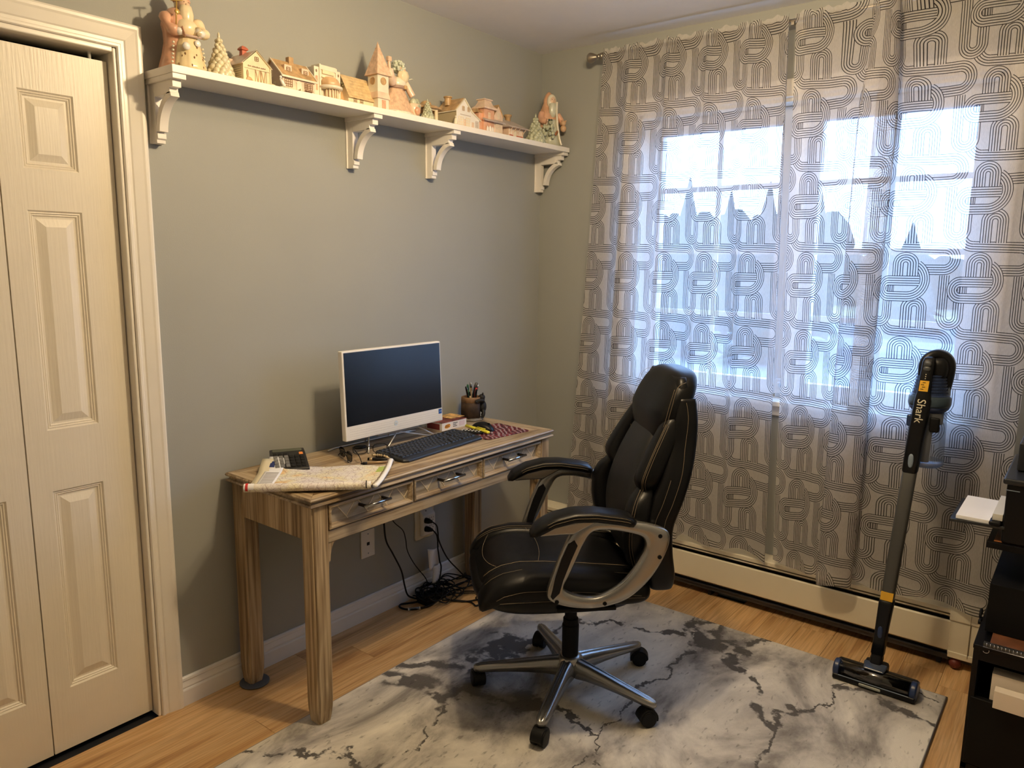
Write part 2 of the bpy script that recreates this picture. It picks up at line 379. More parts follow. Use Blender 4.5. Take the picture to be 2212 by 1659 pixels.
def conifer(x, y, h, r, label, seed):
    rnd = random.Random(seed); t = thing('conifer', label, 'tree', (x, y, -.9), group='conifers beyond the window')
    obj('trunk', MB().tube([(0, 0, 0), (0, 0, h*.9)], [.13, .03], 8), M_bark, t)
    mb = MB(); K = 11
    for k in range(K):
        z = h*(.10+.82*k/K); rr = r*(1-.93*k/K); nn = 13
        for i in range(nn):
            a = 2*PI*i/nn+k*.7+rnd.random()*.3; L = rr*(.75+.45*rnd.random()); w_ = rr*.34
            tip = (L*math.cos(a), L*math.sin(a), z-L*.30); ca, sa = math.cos(a+PI/2), math.sin(a+PI/2)
            mid = (.55*L*math.cos(a), .55*L*math.sin(a), z+h*.015)
            mb.add([(0, 0, z+h*.05), (mid[0]+ca*w_, mid[1]+sa*w_, mid[2]-h*.02), tip, (mid[0]-ca*w_, mid[1]-sa*w_, mid[2]-h*.02), (mid[0], mid[1], mid[2]-h*.05), (0, 0, z-h*.03)],
                   [(0, 1, 2), (0, 2, 3), (5, 2, 1), (5, 3, 2), (0, 5, 1), (0, 3, 5), (1, 4, 2), (3, 2, 4)])
    mb.lathe([(.02, h), (r*.10, h*.9), (r*.42, h*.6), (r*.75, h*.25), (r*.6, h*.04)], 9)
    obj('foliage', mb, M_fol, t)
for k, (x, y, h, r, L) in enumerate([(-10.5, 21, 5.3, 1.4, 'dark conifer at the left edge of the left window sash'), (-6.25, 15, 4.5, 1.0, 'dark nearer conifer seen in the left half of the left window sash'),
        (-7.6, 21, 4.7, 1.2, 'lower dark conifer right of centre in the left window sash'), (-4.2, 15, 4.3, 1.0, 'dark nearer conifer beside the mullion in the left window sash'), (-5.05, 21, 5.9, 1.25, 'tall narrow conifer at the left of the right-hand sash'), (-3.3, 27, 3.9, 1.3, 'low distant conifer near the bunched pleat in the right-hand sash')]):
    conifer(x, y, h, r, L, k)

rnd = random.Random(21); tl_ = MB()
for k in range(150):
    x = -30+k*.28; far = x > -11.2; hh = rnd.uniform(1.6, 2.3) if far else rnd.uniform(3.4, 5.0)
    r = rnd.uniform(.7, 1.2); y = 46+rnd.uniform(-2, 2)
    tl_.lathe([(r*.6, -.855), (r*1.15, hh*.25), (r*1.1, hh*.6), (r*.8, hh*.84), (r*.3, hh)], 9, c=(x, y, 0), wob=lambda a, z: 1+.2*math.sin(a*3+z*5))
tag(obj('treeline', tl_, M_fol), 'low distant line of trees along the horizon beyond the field', 'trees', kind='stuff')
# ================================================================== BASEBOARD HEATER
ht = thing('baseboard_heater', 'long cream baseboard heater with a slotted top under the curtained window', 'heater', (0, 0, 0))
HX0, HX1 = .03, 1.940
obj('back_plate', MB().box(HX0, HX1, -.012, -.001, .03, .236), M_heat, ht)
obj('fins', MB().box(HX0+.01, HX1, -.060, -.014, .055, .172), M_dark, ht)
obj('top_cover', MB().prism([(-.012, .236), (-.066, .2285), (-.071, .226), (-.071, .2105), (-.069, .2105), (-.068, .225), (-.012, .232)], HX0, HX1, 'yz'), M_heat, ht)
obj('damper_blade', MB().box(HX0, HX1, -.066, -.045, .1975, .2025), M_heat, ht)
obj('front_panel', MB().prism([(-.066, .1825), (-.071, .1825), (-.074, .178), (-.074, .071), (-.070, .066), (-.066, .066)], HX0, HX1, 'yz'), M_heat, ht)
obj('lower_channel', MB().box(HX0, HX1, -.066, -.03, .030, .050).box(HX0, HX1, -.071, -.066, .046, .050), mat('dark_grey_metal', (.05, .05, .055), .4, metal=.4), ht)
ec = obj('end_cap', MB().box(1.935, 2.030, -.076, -.001, .055, .187), M_heat, ht, bevel=.004)
obj('cap_housing', MB().prism([(-.001, .185), (-.078, .185), (-.081, .192), (-.081, .222), (-.074, .238), (-.05, .246), (-.001, .250)], 1.932, 2.032, 'yz'), M_heat, ht, bevel=.004)
obj('cap_seam', MB().box(1.9985, 2.0, -.0815, -.076, .058, .2225), mat('seam_shadow_line', (.25, .2, .13), .8), ec)
obj('cap_skirt', MB().box(1.937, 2.030, -.080, -.06, .046, .070), M_heat, ht, bevel=.003)
obj('pipe_end', MB().ball((1.962, -.062, .022), (.020, .02, .020)).box(1.955, 1.97, -.06, -.04, 0, .05), mat('red_brown_rubber', (.16, .03, .02), .5), ht, smooth=True)
M_hfoot = M_dark
for x in (1.90, .10, 1.0): obj('foot', MB().box(x, x+.015, -.05, -.01, 0, .032), M_dark, ht)

# ================================================================== RUG
m, nt, p, out = base_mat('marbled_rug_pile')
v = mapped(nt, (1, 1, 1)); 
warp = N(nt, 'ShaderNodeTexNoise'); warp.inputs['Scale'].default_value = 3.2; warp.inputs['Detail'].default_value = 6; warp.inputs['Roughness'].default_value = .62; nt.links.new(v, warp.inputs[0])
wv = N(nt, 'ShaderNodeVectorMath', operation='MULTIPLY_ADD'); nt.links.new(warp.outputs['Color'], wv.inputs[0]); wv.inputs[1].default_value = (.42, .42, 0); nt.links.new(v, wv.inputs[2])
mpv = N(nt, 'ShaderNodeMapping'); mpv.inputs['Rotation'].default_value = (0, 0, .6); mpv.inputs['Scale'].default_value = (2.6, 1.15, 1); nt.links.new(wv.outputs[0], mpv.inputs[0])
vo = N(nt, 'ShaderNodeTexVoronoi', feature='DISTANCE_TO_EDGE'); vo.inputs['Scale'].default_value = 1.05; nt.links.new(mpv.outputs[0], vo.inputs[0])
n1 = N(nt, 'ShaderNodeTexNoise'); n1.inputs['Scale'].default_value = 2.3; n1.inputs['Detail'].default_value = 8; n1.inputs['Roughness'].default_value = .62; n1.inputs['Distortion'].default_value = .6
mp1 = N(nt, 'ShaderNodeMapping'); mp1.inputs['Rotation'].default_value = (0, 0, .7); mp1.inputs['Scale'].default_value = (1.7, .9, 1); nt.links.new(v, mp1.inputs[0]); nt.links.new(mp1.outputs[0], n1.inputs[0])
cloud = ramp(nt, n1.outputs[0], [(.31, (.085, .076, .07)), (.41, (.27, .25, .225)), (.50, (.54, .51, .455)), (.62, (.78, .74, .65))])
n3 = N(nt, 'ShaderNodeTexNoise'); n3.inputs['Scale'].default_value = 1.6; n3.inputs['Detail'].default_value = 3; nt.links.new(v, n3.inputs[0])
# crack width changes along the crack
mw = N(nt, 'ShaderNodeMapRange'); mw.inputs['From Min'].default_value = .42; mw.inputs['From Max'].default_value = .66; mw.inputs['To Min'].default_value = .012; mw.inputs['To Max'].default_value = .062; nt.links.new(n3.outputs[0], mw.inputs[0])
lt = N(nt, 'ShaderNodeMath', operation='DIVIDE'); nt.links.new(vo.outputs['Distance'], lt.inputs[0]); nt.links.new(mw.outputs[0], lt.inputs[1])
crk = ramp(nt, lt.outputs[0], [(.55, (1, 1, 1)), (1.0, (0, 0, 0))])
n4 = N(nt, 'ShaderNodeTexNoise'); n4.inputs['Scale'].default_value = 16; n4.inputs['Detail'].default_value = 4; nt.links.new(v, n4.inputs[0])
brk = ramp(nt, n4.outputs[0], [(.40, (0, 0, 0)), (.47, (1, 1, 1))])
mm = N(nt, 'ShaderNodeMixRGB', blend_type='MULTIPLY'); mm.inputs[0].default_value = 1; nt.links.new(crk, mm.inputs[1]); nt.links.new(brk, mm.inputs[2])
mxr = N(nt, 'ShaderNodeMixRGB'); nt.links.new(mm.outputs[0], mxr.inputs[0]); nt.links.new(cloud, mxr.inputs[1]); mxr.inputs[2].default_value = (.085, .076, .068, 1)
# little flecks
n5 = N(nt, 'ShaderNodeTexNoise'); n5.inputs['Scale'].default_value = 34; n5.inputs['Detail'].default_value = 3
mp5 = N(nt, 'ShaderNodeMapping'); mp5.inputs['Rotation'].default_value = (0, 0, .5); mp5.inputs['Scale'].default_value = (2.2, .8, 1); nt.links.new(v, mp5.inputs[0]); nt.links.new(mp5.outputs[0], n5.inputs[0])
mf = N(nt, 'ShaderNodeMixRGB', blend_type='MULTIPLY'); mf.inputs[0].default_value = .8; nt.links.new(mxr.outputs[0], mf.inputs[1]); nt.links.new(ramp(nt, n5.outputs[0], [(.28, (.45, .44, .43)), (.37, (1, 1, 1))]), mf.inputs[2])
nt.links.new(mf.outputs[0], p.inputs['Base Color']); p.inputs['Roughness'].default_value = .95; p.inputs['Sheen Weight'].default_value = .3
nf = N(nt, 'ShaderNodeTexNoise'); nf.inputs['Scale'].default_value = 420; nt.links.new(v, nf.inputs[0])
ad = N(nt, 'ShaderNodeMath', operation='SUBTRACT'); nt.links.new(nf.outputs[0], ad.inputs[0]); nt.links.new(mm.outputs[0], ad.inputs[1]); bump(nt, p, ad.outputs[0], .5, .003)
RUG = (.380, 1.972, -2.62, -.306)
rug = thing('area_rug', 'grey marbled area rug with dark cracks lying under the office chair', 'rug', (0, 0, 0))
obj('pile', MB().box(RUG[0], RUG[1], RUG[2], RUG[3], .002, .011), m, rug, bevel=.004)
hemm = mat('grey_rug_binding', (.30, .28, .26), .9)
obj('binding', MB().tube([(RUG[0], RUG[2], .005), (RUG[0], RUG[3], .005), (RUG[1], RUG[3], .005), (RUG[1], RUG[2], .005)], .005, 8), hemm, rug, smooth=True)

# ================================================================== WALL SHELF
def zs(y): return 1.962+.008*(y+1.945)/1.93
sh = thing('wall_shelf', 'long white painted shelf on four cut-out brackets high on the grey wall', 'shelf', (0, 0, 0))
ya, yb = -1.947, -.012
obj('board', MB().add([(0, ya, zs(ya)), (.158, ya, zs(ya)), (.178, yb, zs(yb)), (0, yb, zs(yb)), (0, ya, zs(ya)+.0215), (.158, ya, zs(ya)+.0215), (.178, yb, zs(yb)+.0215), (0, yb, zs(yb)+.0215)],
    [(0, 1, 2, 3), (4, 5, 6, 7), (0, 1, 5, 4), (1, 2, 6, 5), (2, 3, 7, 6), (3, 0, 4, 7)]), M_shelf, sh, bevel=.0015)
def bracket(y0, s):
    z = zs(y0); mb = MB(); t0, t1 = y0+.007, y0+.033
    mb.box(0, .154*s, y0, y0+.040, z-.014, z)
    mb.box(0, .006, y0+.002, y0+.038, z-.178, z-.014)
    mb.prism([(.0, z-.014), (.034, z-.014), (.034, z-.150), (.040, z-.150), (.040, z-.165), (.034, z-.168), (.034, z-.178), (0, z-.178)], t0, t1)
    mb.prism([(.034, z-.014), (.138*s, z-.014), (.138*s, z-.034), (.120*s, z-.034), (.120*s, z-.050), (.034, z-.050)], t0, t1)
    cx, cz = .146*s, z-.150; a0, a1 = math.radians(102), math.radians(178); n = 10; R1, R2 = .094, .113
    o = [(cx+R1*math.cos(a0+(a1-a0)*i/n), cz+R1*math.sin(a0+(a1-a0)*i/n)) for i in range(n+1)]
    q = [(cx+R2*math.cos(a0+(a1-a0)*i/n), min(z-.045, cz+R2*math.sin(a0+(a1-a0)*i/n))) for i in range(n+1)]
    mb.loft([[(o[i][0], t0, o[i][1]), (o[i][0], t1, o[i][1]), (max(.02, q[i][0]), t1, q[i][1]), (max(.02, q[i][0]), t0, q[i][1])] for i in range(n+1)])
    return obj('bracket', mb, M_shelf, sh, bevel=.0008, seg=1)
for y, s in ((-1.945, 1.0), (-1.217, 1.04), (-.806, 1.06), (-.052, 1.10)): bracket(y, s)

# ================================================================== CURTAINS
def pattern_image():
    """line print of interlocking arches, drawn analytically (tile 530 x 650 units)"""
    Wp, Hp = 640, 784; U, V = 530., 650.
    X, Y = np.meshgrid((np.arange(Wp)+.5)/Wp*U, (np.arange(Hp)+.5)/Hp*V)
    ink = np.zeros((Hp, Wp)); bw = 38.5; lw = 3.0
    def paint(d, ok):
        nonlocal ink
        band = ok & (np.abs(d) <= bw)
        l = np.zeros_like(ink)
        for off in (-36, -18, 0, 18, 36): l = np.maximum(l, np.clip((lw+.8-np.abs(d-off))/1.6, 0, 1))
        ink = np.where(band, l, ink)
    def seg(x0, y0, x1, y1):
        L = math.hypot(x1-x0, y1-y0); tx, ty = (x1-x0)/L, (y1-y0)/L
        for ox in (-3*U, -2*U, -U, 0, U):
            for oy in (-2*V, -V, 0, V):
                dx, dy = X-(x0+ox), Y-(y0+oy); t = dx*tx+dy*ty; paint(dx*ty-dy*tx, (t >= 0) & (t <= L))
    def arc(cx, cy, R, a0, a1):
        for ox in (-3*U, -2*U, -U, 0, U):
            for oy in (-2*V, -V, 0, V):
                dx, dy = X-(cx+ox), Y-(cy+oy); a = np.degrees(np.arctan2(dy, dx)); a = (a-a0) % 360
                paint(np.hypot(dx, dy)-R, a <= (a1-a0))
    # D: long pill open to the left (image y runs down)
    arc(872, 300, 86, 90, 185); seg(872, 386, 1204, 396); arc(1204, 478, 82, -90, 90); seg(1204, 560, 1040, 560)
    # C: the U
    seg(1217, 600, 1217, 910); seg(1339, 640, 1339, 910); arc(1278, 910, 61, 0, 180)
    # E: second arch below the hook
    arc(1536, 856, 55, 180, 360); seg(1481, 856, 1481, 1012); seg(1591, 856, 1591, 1012)
    # A: hook
    arc(1469, 638, 130, -58, 90); seg(1469, 768, 1342, 768); arc(1342, 707, 61, 90, 270); seg(1342, 646, 1558, 646)
    # B: arch
    arc(1457, 517, 51, 180, 360); seg(1406, 517, 1406, 608); seg(1508, 517, 1508, 608)
    for ox in (-3*U, -2*U, -U):
        for oy in (-2*V, -V, 0):
            dx, dy = X-ox, Y-oy
            h = (np.abs(dy-707) < 24) & (dx > 1322) & (dx < 1388)
            l = np.clip((1.4+.8-np.abs((dx-1322+6) % 11-5.5))/1.6, 0, 1); l = np.maximum(l, np.clip((lw+.8-np.abs(dx-1386))/1.6, 0, 1))
            ink = np.where(h, np.maximum(ink, l), ink)
    img = bpy.data.images.new('arch_print', Wp, Hp); a = np.ones((Hp, Wp, 4), dtype=np.float32); a[..., :3] = ink[::-1, :, None]
    img.colorspace_settings.name = 'Non-Color'; img.pixels.foreach_set(a.ravel()); img.update(); img.pack(); return img
m = bpy.data.materials.new('sheer_printed_voile'); m.use_nodes = True; nt = m.node_tree; nt.nodes.clear()
out = N(nt, 'ShaderNodeOutputMaterial')
tx = N(nt, 'ShaderNodeTexImage'); tx.image = pattern_image(); tx.interpolation = 'Linear'; uvn = N(nt, 'ShaderNodeUVMap'); nt.links.new(uvn.outputs[0], tx.inputs[0])
wv = N(nt, 'ShaderNodeTexNoise'); wv.inputs['Scale'].default_value = 1.; wv.inputs['Detail'].default_value = 2; nt.links.new(mapped(nt, (900, 900, 90)), wv.inputs[0])
cl = ramp(nt, wv.outputs[0], [(.3, (.66, .62, .58)), (.7, (.80, .76, .72))])
cm = N(nt, 'ShaderNodeMixRGB'); nt.links.new(tx.outputs[0], cm.inputs[0]); nt.links.new(cl, cm.inputs[1]); cm.inputs[2].default_value = (.018, .014, .022, 1)
df = N(nt, 'ShaderNodeBsdfDiffuse'); tl = N(nt, 'ShaderNodeBsdfTranslucent'); nt.links.new(cm.outputs[0], df.inputs[0]); nt.links.new(cm.outputs[0], tl.inputs[0])
m1 = N(nt, 'ShaderNodeMixShader'); m1.inputs[0].default_value = .45; nt.links.new(df.outputs[0], m1.inputs[1]); nt.links.new(tl.outputs[0], m1.inputs[2])
tr = N(nt, 'ShaderNodeBsdfTransparent'); 
fac = ramp(nt, tx.outputs[0], [(0, (.36,)*3), (1, (.08,)*3)])
m2 = N(nt, 'ShaderNodeMixShader'); nt.links.new(fac, m2.inputs[0]); nt.links.new(m1.outputs[0], m2.inputs[1]); nt.links.new(tr.outputs[0], m2.inputs[2]); nt.links.new(m2.outputs[0], out.inputs[0])
M_voile = m
CT = 2.374
def lerp(a, b, t): return a+(b-a)*t
def vcoord(z): return (z-1.971)/.297-58/650.+5
# left panel
def left_fn(s, t):
    z = lerp(.250, CT, t); k = (CT-z)/2.12
    xl = lerp(.412, .275, k**.9); xr = lerp(1.213, 1.262, k)
    per = 4.75; ph = s*per
    fold = lerp(.20, .14, k)
    fo = fold*min(1, ph/1.2)
    q = ph - fo*math.sin(2*PI*(ph+.12))*.75
    x = lerp(xl, xr, min(1.0, max(0, q/per)) if 0 <= q <= per else (0 if q < 0 else 1))
    y = -.100-.017*math.sin(2*PI*(ph+.42))*min(1, .35+ph/1.5)*(1-.35*min(1, k*3)*(1-k)) - .004*math.sin(ph*11+z*3)
    zz = z+(.014*math.sin(2*PI*ph+1)+.008*math.sin(ph*9))*(1 if t == 0 else 0)
    if z > 2.31: y = lerp(y, -.1125-.0025*math.sin(ph*31)-.002*math.sin(ph*13), min(1, (z-2.31)/.03))
    if t == 1: zz += .005*math.sin(ph*23)+.003*math.sin(ph*57)
    return (x, y, zz)
def left_uv(s, t):
    z = lerp(.250, CT, t); k = (CT-z)/2.12
    ph = s*4.75; q = ph-lerp(.20, .14, k)*min(1, ph/1.2)*math.sin(2*PI*(ph+.12))*.75*.75
    return (q*lerp(.97, 1.06, k)+lerp(.532-.66, .532-1.22, k)+5, vcoord(z))
cl_ = obj('curtain', MB().grid(left_fn, 300, 60, left_uv), M_voile, smooth=True)
tag(cl_, 'sheer white curtain panel printed with black arches, hanging left of the gap', 'curtain', 'sheer printed curtain panels')
# right panel: flat cloth, one deep bunched pleat, then flat again
PLE = [(1.238, -.098), (1.30, -.108), (1.36, -.092), (1.43, -.104), (1.485, -.100), (1.492, -.125), (1.500, -.148), (1.530, -.160), (1.575, -.158), (1.610, -.145), (1.622, -.125), (1.600, -.112), (1.560, -.112), (1.540, -.100), (1.560, -.090), (1.600, -.092), (1.66, -.104), (1.74, -.092), (1.83, -.108), (1.92, -.094), (1.99, -.106), (2.055, -.098)]
PLS = cr(PLE, 12)
cum = [0]
for a, b in zip(PLS[:-1], PLS[1:]): cum.append(cum[-1]+math.hypot(b[0]-a[0], b[1]-a[1]))
NP = len(PLS)-1
def right_fn(s, t):
    z = lerp(.246, CT+.002, t); k = (CT-z)/2.12
    i = min(NP, int(round(s*NP))); x, y = PLS[i]
    c = 1.555-.02*k
    pin = 1-.42*max(0, 1-k*5)                     # bunched tighter near the rod
    wt = max(0, min(1, (.17-abs(x-1.555))/.09)); wt = wt*wt*(3-2*wt)
    x = lerp(x, c+(x-1.555)*pin, wt)
    edge = max(0, 1-(x-1.238)/.24) if i <= 48 else 0
    x += .052*k*edge if edge > 0 else 0
    if x > 1.66: x += .035*(1-k)*min(1, (x-1.66)/.3)
    y -= .004*math.sin(z*4+x*9)
    if z > 2.31 and y > -.118: y = lerp(y, -.1135-.0025*math.sin(x*80), min(1, (z-2.31)/.03))
    dz = 0
    if t == 0: dz = .012*math.sin(x*21)+(-.022 if 1.48 < x < 1.63 and y < -.12 else 0)-.0*x
    if t == 1: dz = .004*math.sin(x*90)+.003*math.sin(x*210)
    return (x, y, z+dz)
def right_uv(s, t):
    z = lerp(.246, CT+.002, t); k = (CT-z)/2.12
    i = min(NP, int(round(s*NP))); L = cum[i]; A = cum[4*12]; Bq = cum[16*12]
    x = PLS[i][0]
    if i <= 4*12: u = (x-1.467)/.205+.532
    elif i >= 16*12: u = (x-1.83)/.205+.532
    else:
        u0 = (PLS[48][0]-1.467)/.205+.532; u1 = (PLS[192][0]-1.83)/.205+.532
        f = (L-A)/(Bq-A); u1 += round((Bq-A)/.205-(u1-u0)); u = lerp(u0, u1, f)
    if i >= 16*12:
        u0 = (PLS[48][0]-1.467)/.205+.532; u1 = (PLS[192][0]-1.83)/.205+.532; u += round((Bq-A)/.205-(u1-u0))
    return (u-.22*(k-.1)+5, vcoord(z+.11*0))
cr_ = obj('curtain', MB().grid(right_fn, NP, 60, right_uv), M_voile, smooth=True)
tag(cr_, 'sheer white printed curtain panel with one deep bunched pleat, right of the gap', 'curtain', 'sheer printed curtain panels')
rod = thing('curtain_rod', 'brushed nickel curtain rod with cone finial above the window', 'curtain rod', (0, 0, 0))
obj('pole', MB().cyl((.395, -.1, 2.353), (2.5, -.1, 2.353), .008), M_brush, rod, smooth=True)
obj('finial', MB().lathe([(.001, .327), (.010, .3275), (.018, .329), (.0215, .334), (.0225, .340), (.020, .349), (.013, .364), (.0085, .372), (.007, .376), (.010, .378), (.012, .382), (.010, .386), (.008, .388), (.010, .391), (.014, .393), (.014, .405), (.001, .406)], 24, c=(0, -.1, 2.353), axis='x'), M_brush, rod, smooth=True)
for x in (.425, 1.226, 2.02): obj('rod_bracket', MB().cyl((x, -.006, 2.345), (x, -.1, 2.345), .005).lathe([(.001, -.0005), (.022, -.0005), (.022, -.006), (.001, -.007)], 16, c=(x, 0, 2.345), axis='y').box(x-.006, x+.006, -.109, -.090, 2.337, 2.350), M_brush, rod, smooth=False, bevel=.001)
# ================================================================== DESK
LT, MD, DK = (.52, .405, .255), (.335, .235, .125), (.12, .068, .030)
Wx = wood('bleached_wood_x', 0, LT, MD, DK, rnd=.08); Wy = wood('bleached_wood_y', 1, LT, MD, DK, rnd=.08, weather=.25)
Wz = wood('bleached_wood_z', 2, LT, MD, DK, rnd=.12)
Wd = wood('weathered_inlay_wood', 1, (.56, .49, .38), (.42, .35, .25), (.20, .15, .09), scale=2.2, rnd=.28, weather=.5)
M_strip = mat('pale_inlay_strip', (.78, .66, .46), .5)
dk = thing('console_desk', 'bleached wood console desk with three chevron drawers against the grey wall', 'desk', (0, 0, 0))
DX0, DX1, DY0, DY1, DZ = .018, .474, -1.771, -.520, .756
def mitre(z0, z1, o, name):          # rectangular slab edge with its four sides as frame boards
    pass
def edged(z0, z1, prof):
    """moulded slab: list of (inset, z)"""
    return MB().loft([[(DX0+i, DY0+i, z), (DX1-i, DY0+i, z), (DX1-i, DY1-i, z), (DX0+i, DY1-i, z)] for i, z in prof])
obj('top_moulding', edged(0, 0, [(.016, .7245), (.004, .726), (.001, .729), (.003, .734), (.009, .736), (.011, .741), (.005, .743), (.001, .746), (.0, .750), (.003, .7545), (.010, .7550)]), Wy, dk)
fb = .075
def frame_board(pts): return MB().prism(pts, .7548, DZ, 'xy')
A, B_, C_, D_ = (DX0+.004, DY0+.004), (DX1-.004, DY0+.004), (DX1-.004, DY1-.004), (DX0+.004, DY1-.004)
a, b, c, d = (DX0+fb, DY0+fb), (DX1-fb, DY0+fb), (DX1-fb, DY1-fb), (DX0+fb, DY1-fb)
g = .0007
obj('top_board', frame_board([(A[0]+g, A[1]), (B_[0]-g, B_[1]), (b[0]-g, b[1]-g), (a[0]+g, a[1]-g)]), Wx, dk, bevel=.0006, seg=1)
obj('top_board', frame_board([(D_[0]+g, D_[1]), (C_[0]-g, C_[1]), (c[0]-g, c[1]+g), (d[0]+g, d[1]+g)]), Wx, dk, bevel=.0006, seg=1)
obj('top_board', frame_board([(B_[0], B_[1]+g), (C_[0], C_[1]-g), (c[0]+g, c[1]-g), (b[0]+g, b[1]+g)]), Wy, dk, bevel=.0006, seg=1)
obj('top_board', frame_board([(A[0], A[1]+g), (D_[0], D_[1]-g), (d[0]-g, d[1]-g), (a[0]-g, a[1]+g)]), Wy, dk, bevel=.0006, seg=1)
for k in range(3):
    xa = lerp(a[0], b[0], k/3)+g; xb = lerp(a[0], b[0], (k+1)/3)-g
    obj('top_board', MB().box(xa, xb, a[1]+g, d[1]-g, .7548, DZ), Wy, dk, bevel=.0005, seg=1)
def leg(x0, x1, y0, y1, zb):
    """square leg with grooved corners and a rounded taper at the foot"""
    def ring(z, i):
        r = .006; xa, xb, yc, yd = x0+i, x1-i, y0+i, y1-i
        return [(xa+r, yc, z), (xb-r, yc, z), (xb-r, yc+r*.6, z), (xb, yc+r, z), (xb, yd-r, z), (xb-r, yd, z), (xa+r, yd, z), (xa, yd-r, z), (xa, yc+r, z)]
    return obj('leg', MB().loft([ring(zb, .0065), (ring(zb+.015, .004)), ring(zb+.045, .001), ring(zb+.075, 0), ring(.7245, 0)]), Wz, dk)
LXF = (.402, .463); LXB = (.030, .090)
for (yy, s) in ((-1.757, 1), (-.596, 1)):
    leg(*LXF, yy, yy+.060, .012 if yy < -1 else .012); leg(*LXB, yy, yy+.060, .008)
obj('side_panel', MB().box(.088, .404, -1.752, -1.735, .612, .7245), Wz, dk, bevel=.001)
obj('side_panel', MB().box(.088, .404, -.556, -.539, .612, .7245), Wz, dk, bevel=.001)
obj('back_panel', MB().box(.036, .050, -1.70, -.59, .612, .7245), Wy, dk)
obj('front_rail', MB().box(.425, .459, -1.698, -.596, .598, .6365), Wy, dk, bevel=.002)
obj('front_rail', MB().box(.43, .456, -1.698, -.596, .7185, .7245), Wy, dk)
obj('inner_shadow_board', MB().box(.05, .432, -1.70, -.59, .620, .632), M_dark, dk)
def corner(ysign, y):
    n = 8; pts = [(0, 0), (.030*ysign, 0)]+[(.030*ysign-(.024*ysign)*math.sin(PI/2*i/n), -.060+.060*math.cos(PI/2*i/n)) for i in range(1, n+1)]+[(0, -.062)]
    mb = MB().prism([(y+p[0], .598+p[1]) for p in pts], .437, .457, 'yz'); return obj('corner_bracket', mb, Wz, dk)
corner(1, -1.697); corner(-1, -.597)
def clip(poly, nx_, ny_, c):
    out = []
    for i in range(len(poly)):
        p, q = poly[i], poly[(i+1) % len(poly)]; dp = p[0]*nx_+p[1]*ny_-c; dq = q[0]*nx_+q[1]*ny_-c
        if dp <= 0: out.append(p)
        if (dp < 0 < dq) or (dq < 0 < dp): t = dp/(dp-dq); out.append((p[0]+(q[0]-p[0])*t, p[1]+(q[1]-p[1])*t))
    return out
def area(P): return abs(sum(P[i][0]*P[(i+1) % len(P)][1]-P[(i+1) % len(P)][0]*P[i][1] for i in range(len(P))))/2
def drawer(y0, y1):
    z0, z1 = .6385, .7180; fw = .012
    dr = obj('drawer', MB().box(.06, .446, y0+.002, y1-.002, z0+.001, z1-.001), Wy, dk); 
    # moulded frame
    rg = [[(x, y0+i, z0+i), (x, y1-i, z0+i), (x, y1-i, z1-i), (x, y0+i, z1-i)] for i, x in ((.0015, .445), (.0015, .462), (.004, .4645), (.008, .4645), (.0105, .461), (.014, .455), (.016, .4475))]
    obj('drawer_frame', MB().loft(rg, cap=False), Wy, dr)
    ry0, ry1, rz0, rz1 = y0+.0155, y1-.0155, z0+.0155, z1-.0155; hh = rz1-rz0; S = 1.20
    P = .083; strips = MB()
    # '\' lines: z = rz1 - (y - yk)*S ; '/' lines start on them near the foot and climb to the top
    for k in range(-1, 6):
        yk = ry0-.055+k*P
        def right_of(poly, y_): return clip(poly, -S, -1, -(S*y_+rz1))       # keep S*y+z >= S*yk+rz1
        def left_of(poly, y_): return clip(poly, S, 1, S*y_+rz1)
        cell = [(ry0, rz0), (ry1, rz0), (ry1, rz1), (ry0, rz1)]
        cell = left_of(right_of(cell, yk+.0004), yk+P-.0004) if len(cell) > 2 else []
        if len(cell) < 3: continue
        # '/' line through the foot of the left line: z - rz0 = S*(y - ys)
        ys = yk+hh/S-.010
        c0 = rz0-S*ys+.004
        for sgn in (1, -1):
            pc = clip(cell, -S*sgn, 1*sgn, sgn*c0-.0004)
            if len(pc) > 2 and area(pc) > 4e-6: obj('inlay_piece', MB().prism(pc, .4465, .4478+random.random()*.0006, 'yz'), Wd, dr)
        def bar(pa, pb):
            (ya_, za_), (yb_, zb_) = pa, pb; L = math.hypot(yb_-ya_, zb_-za_); ny, nz = -(zb_-za_)/L*.0013, (yb_-ya_)/L*.0013
            q = [(ya_+ny, za_+nz), (yb_+ny, zb_+nz), (yb_-ny, zb_-nz), (ya_-ny, za_-nz)]
            for (nx_, ny_, c) in ((-1, 0, -ry0), (1, 0, ry1), (0, -1, -rz0), (0, 1, rz1)): q = clip(q, nx_, ny_, c) if len(q) > 2 else q
            if len(q) > 2: strips.prism(q, .4465, .4490, 'yz')
        bar((yk, rz1), (yk+hh/S, rz0))
        # '/' from the left '\' up to the next '\' (or the top)
        yi_ = (S*yk+rz1-c0)/(2*S); zi_ = S*yi_+c0; yj = (S*(yk+P)+rz1-c0)/(2*S); zj = min(rz1, S*yj+c0); yj = (zj-c0)/S
        bar((yi_, zi_), (yj, zj))
    obj('inlay_strips', strips, M_strip, dr)
    yc = (y0+y1)/2; hw = .056
    hd = obj('handle', MB().cyl((.4835, yc-hw, .6865), (.4835, yc+hw, .6875), .0048, 12), M_steel, dr, smooth=True, bevel=0)
    for ya_ in (yc-hw+.004, yc+hw-.012): obj('handle_post', MB().box(.447, .4835, ya_, ya_+.008, .682, .691), mat('dark_bronze', (.05, .04, .032), .35, metal=.8), dr, bevel=.001)
drawer(-1.6965, -1.3385); drawer(-1.3360, -.9735); drawer(-.9710, -.5985)
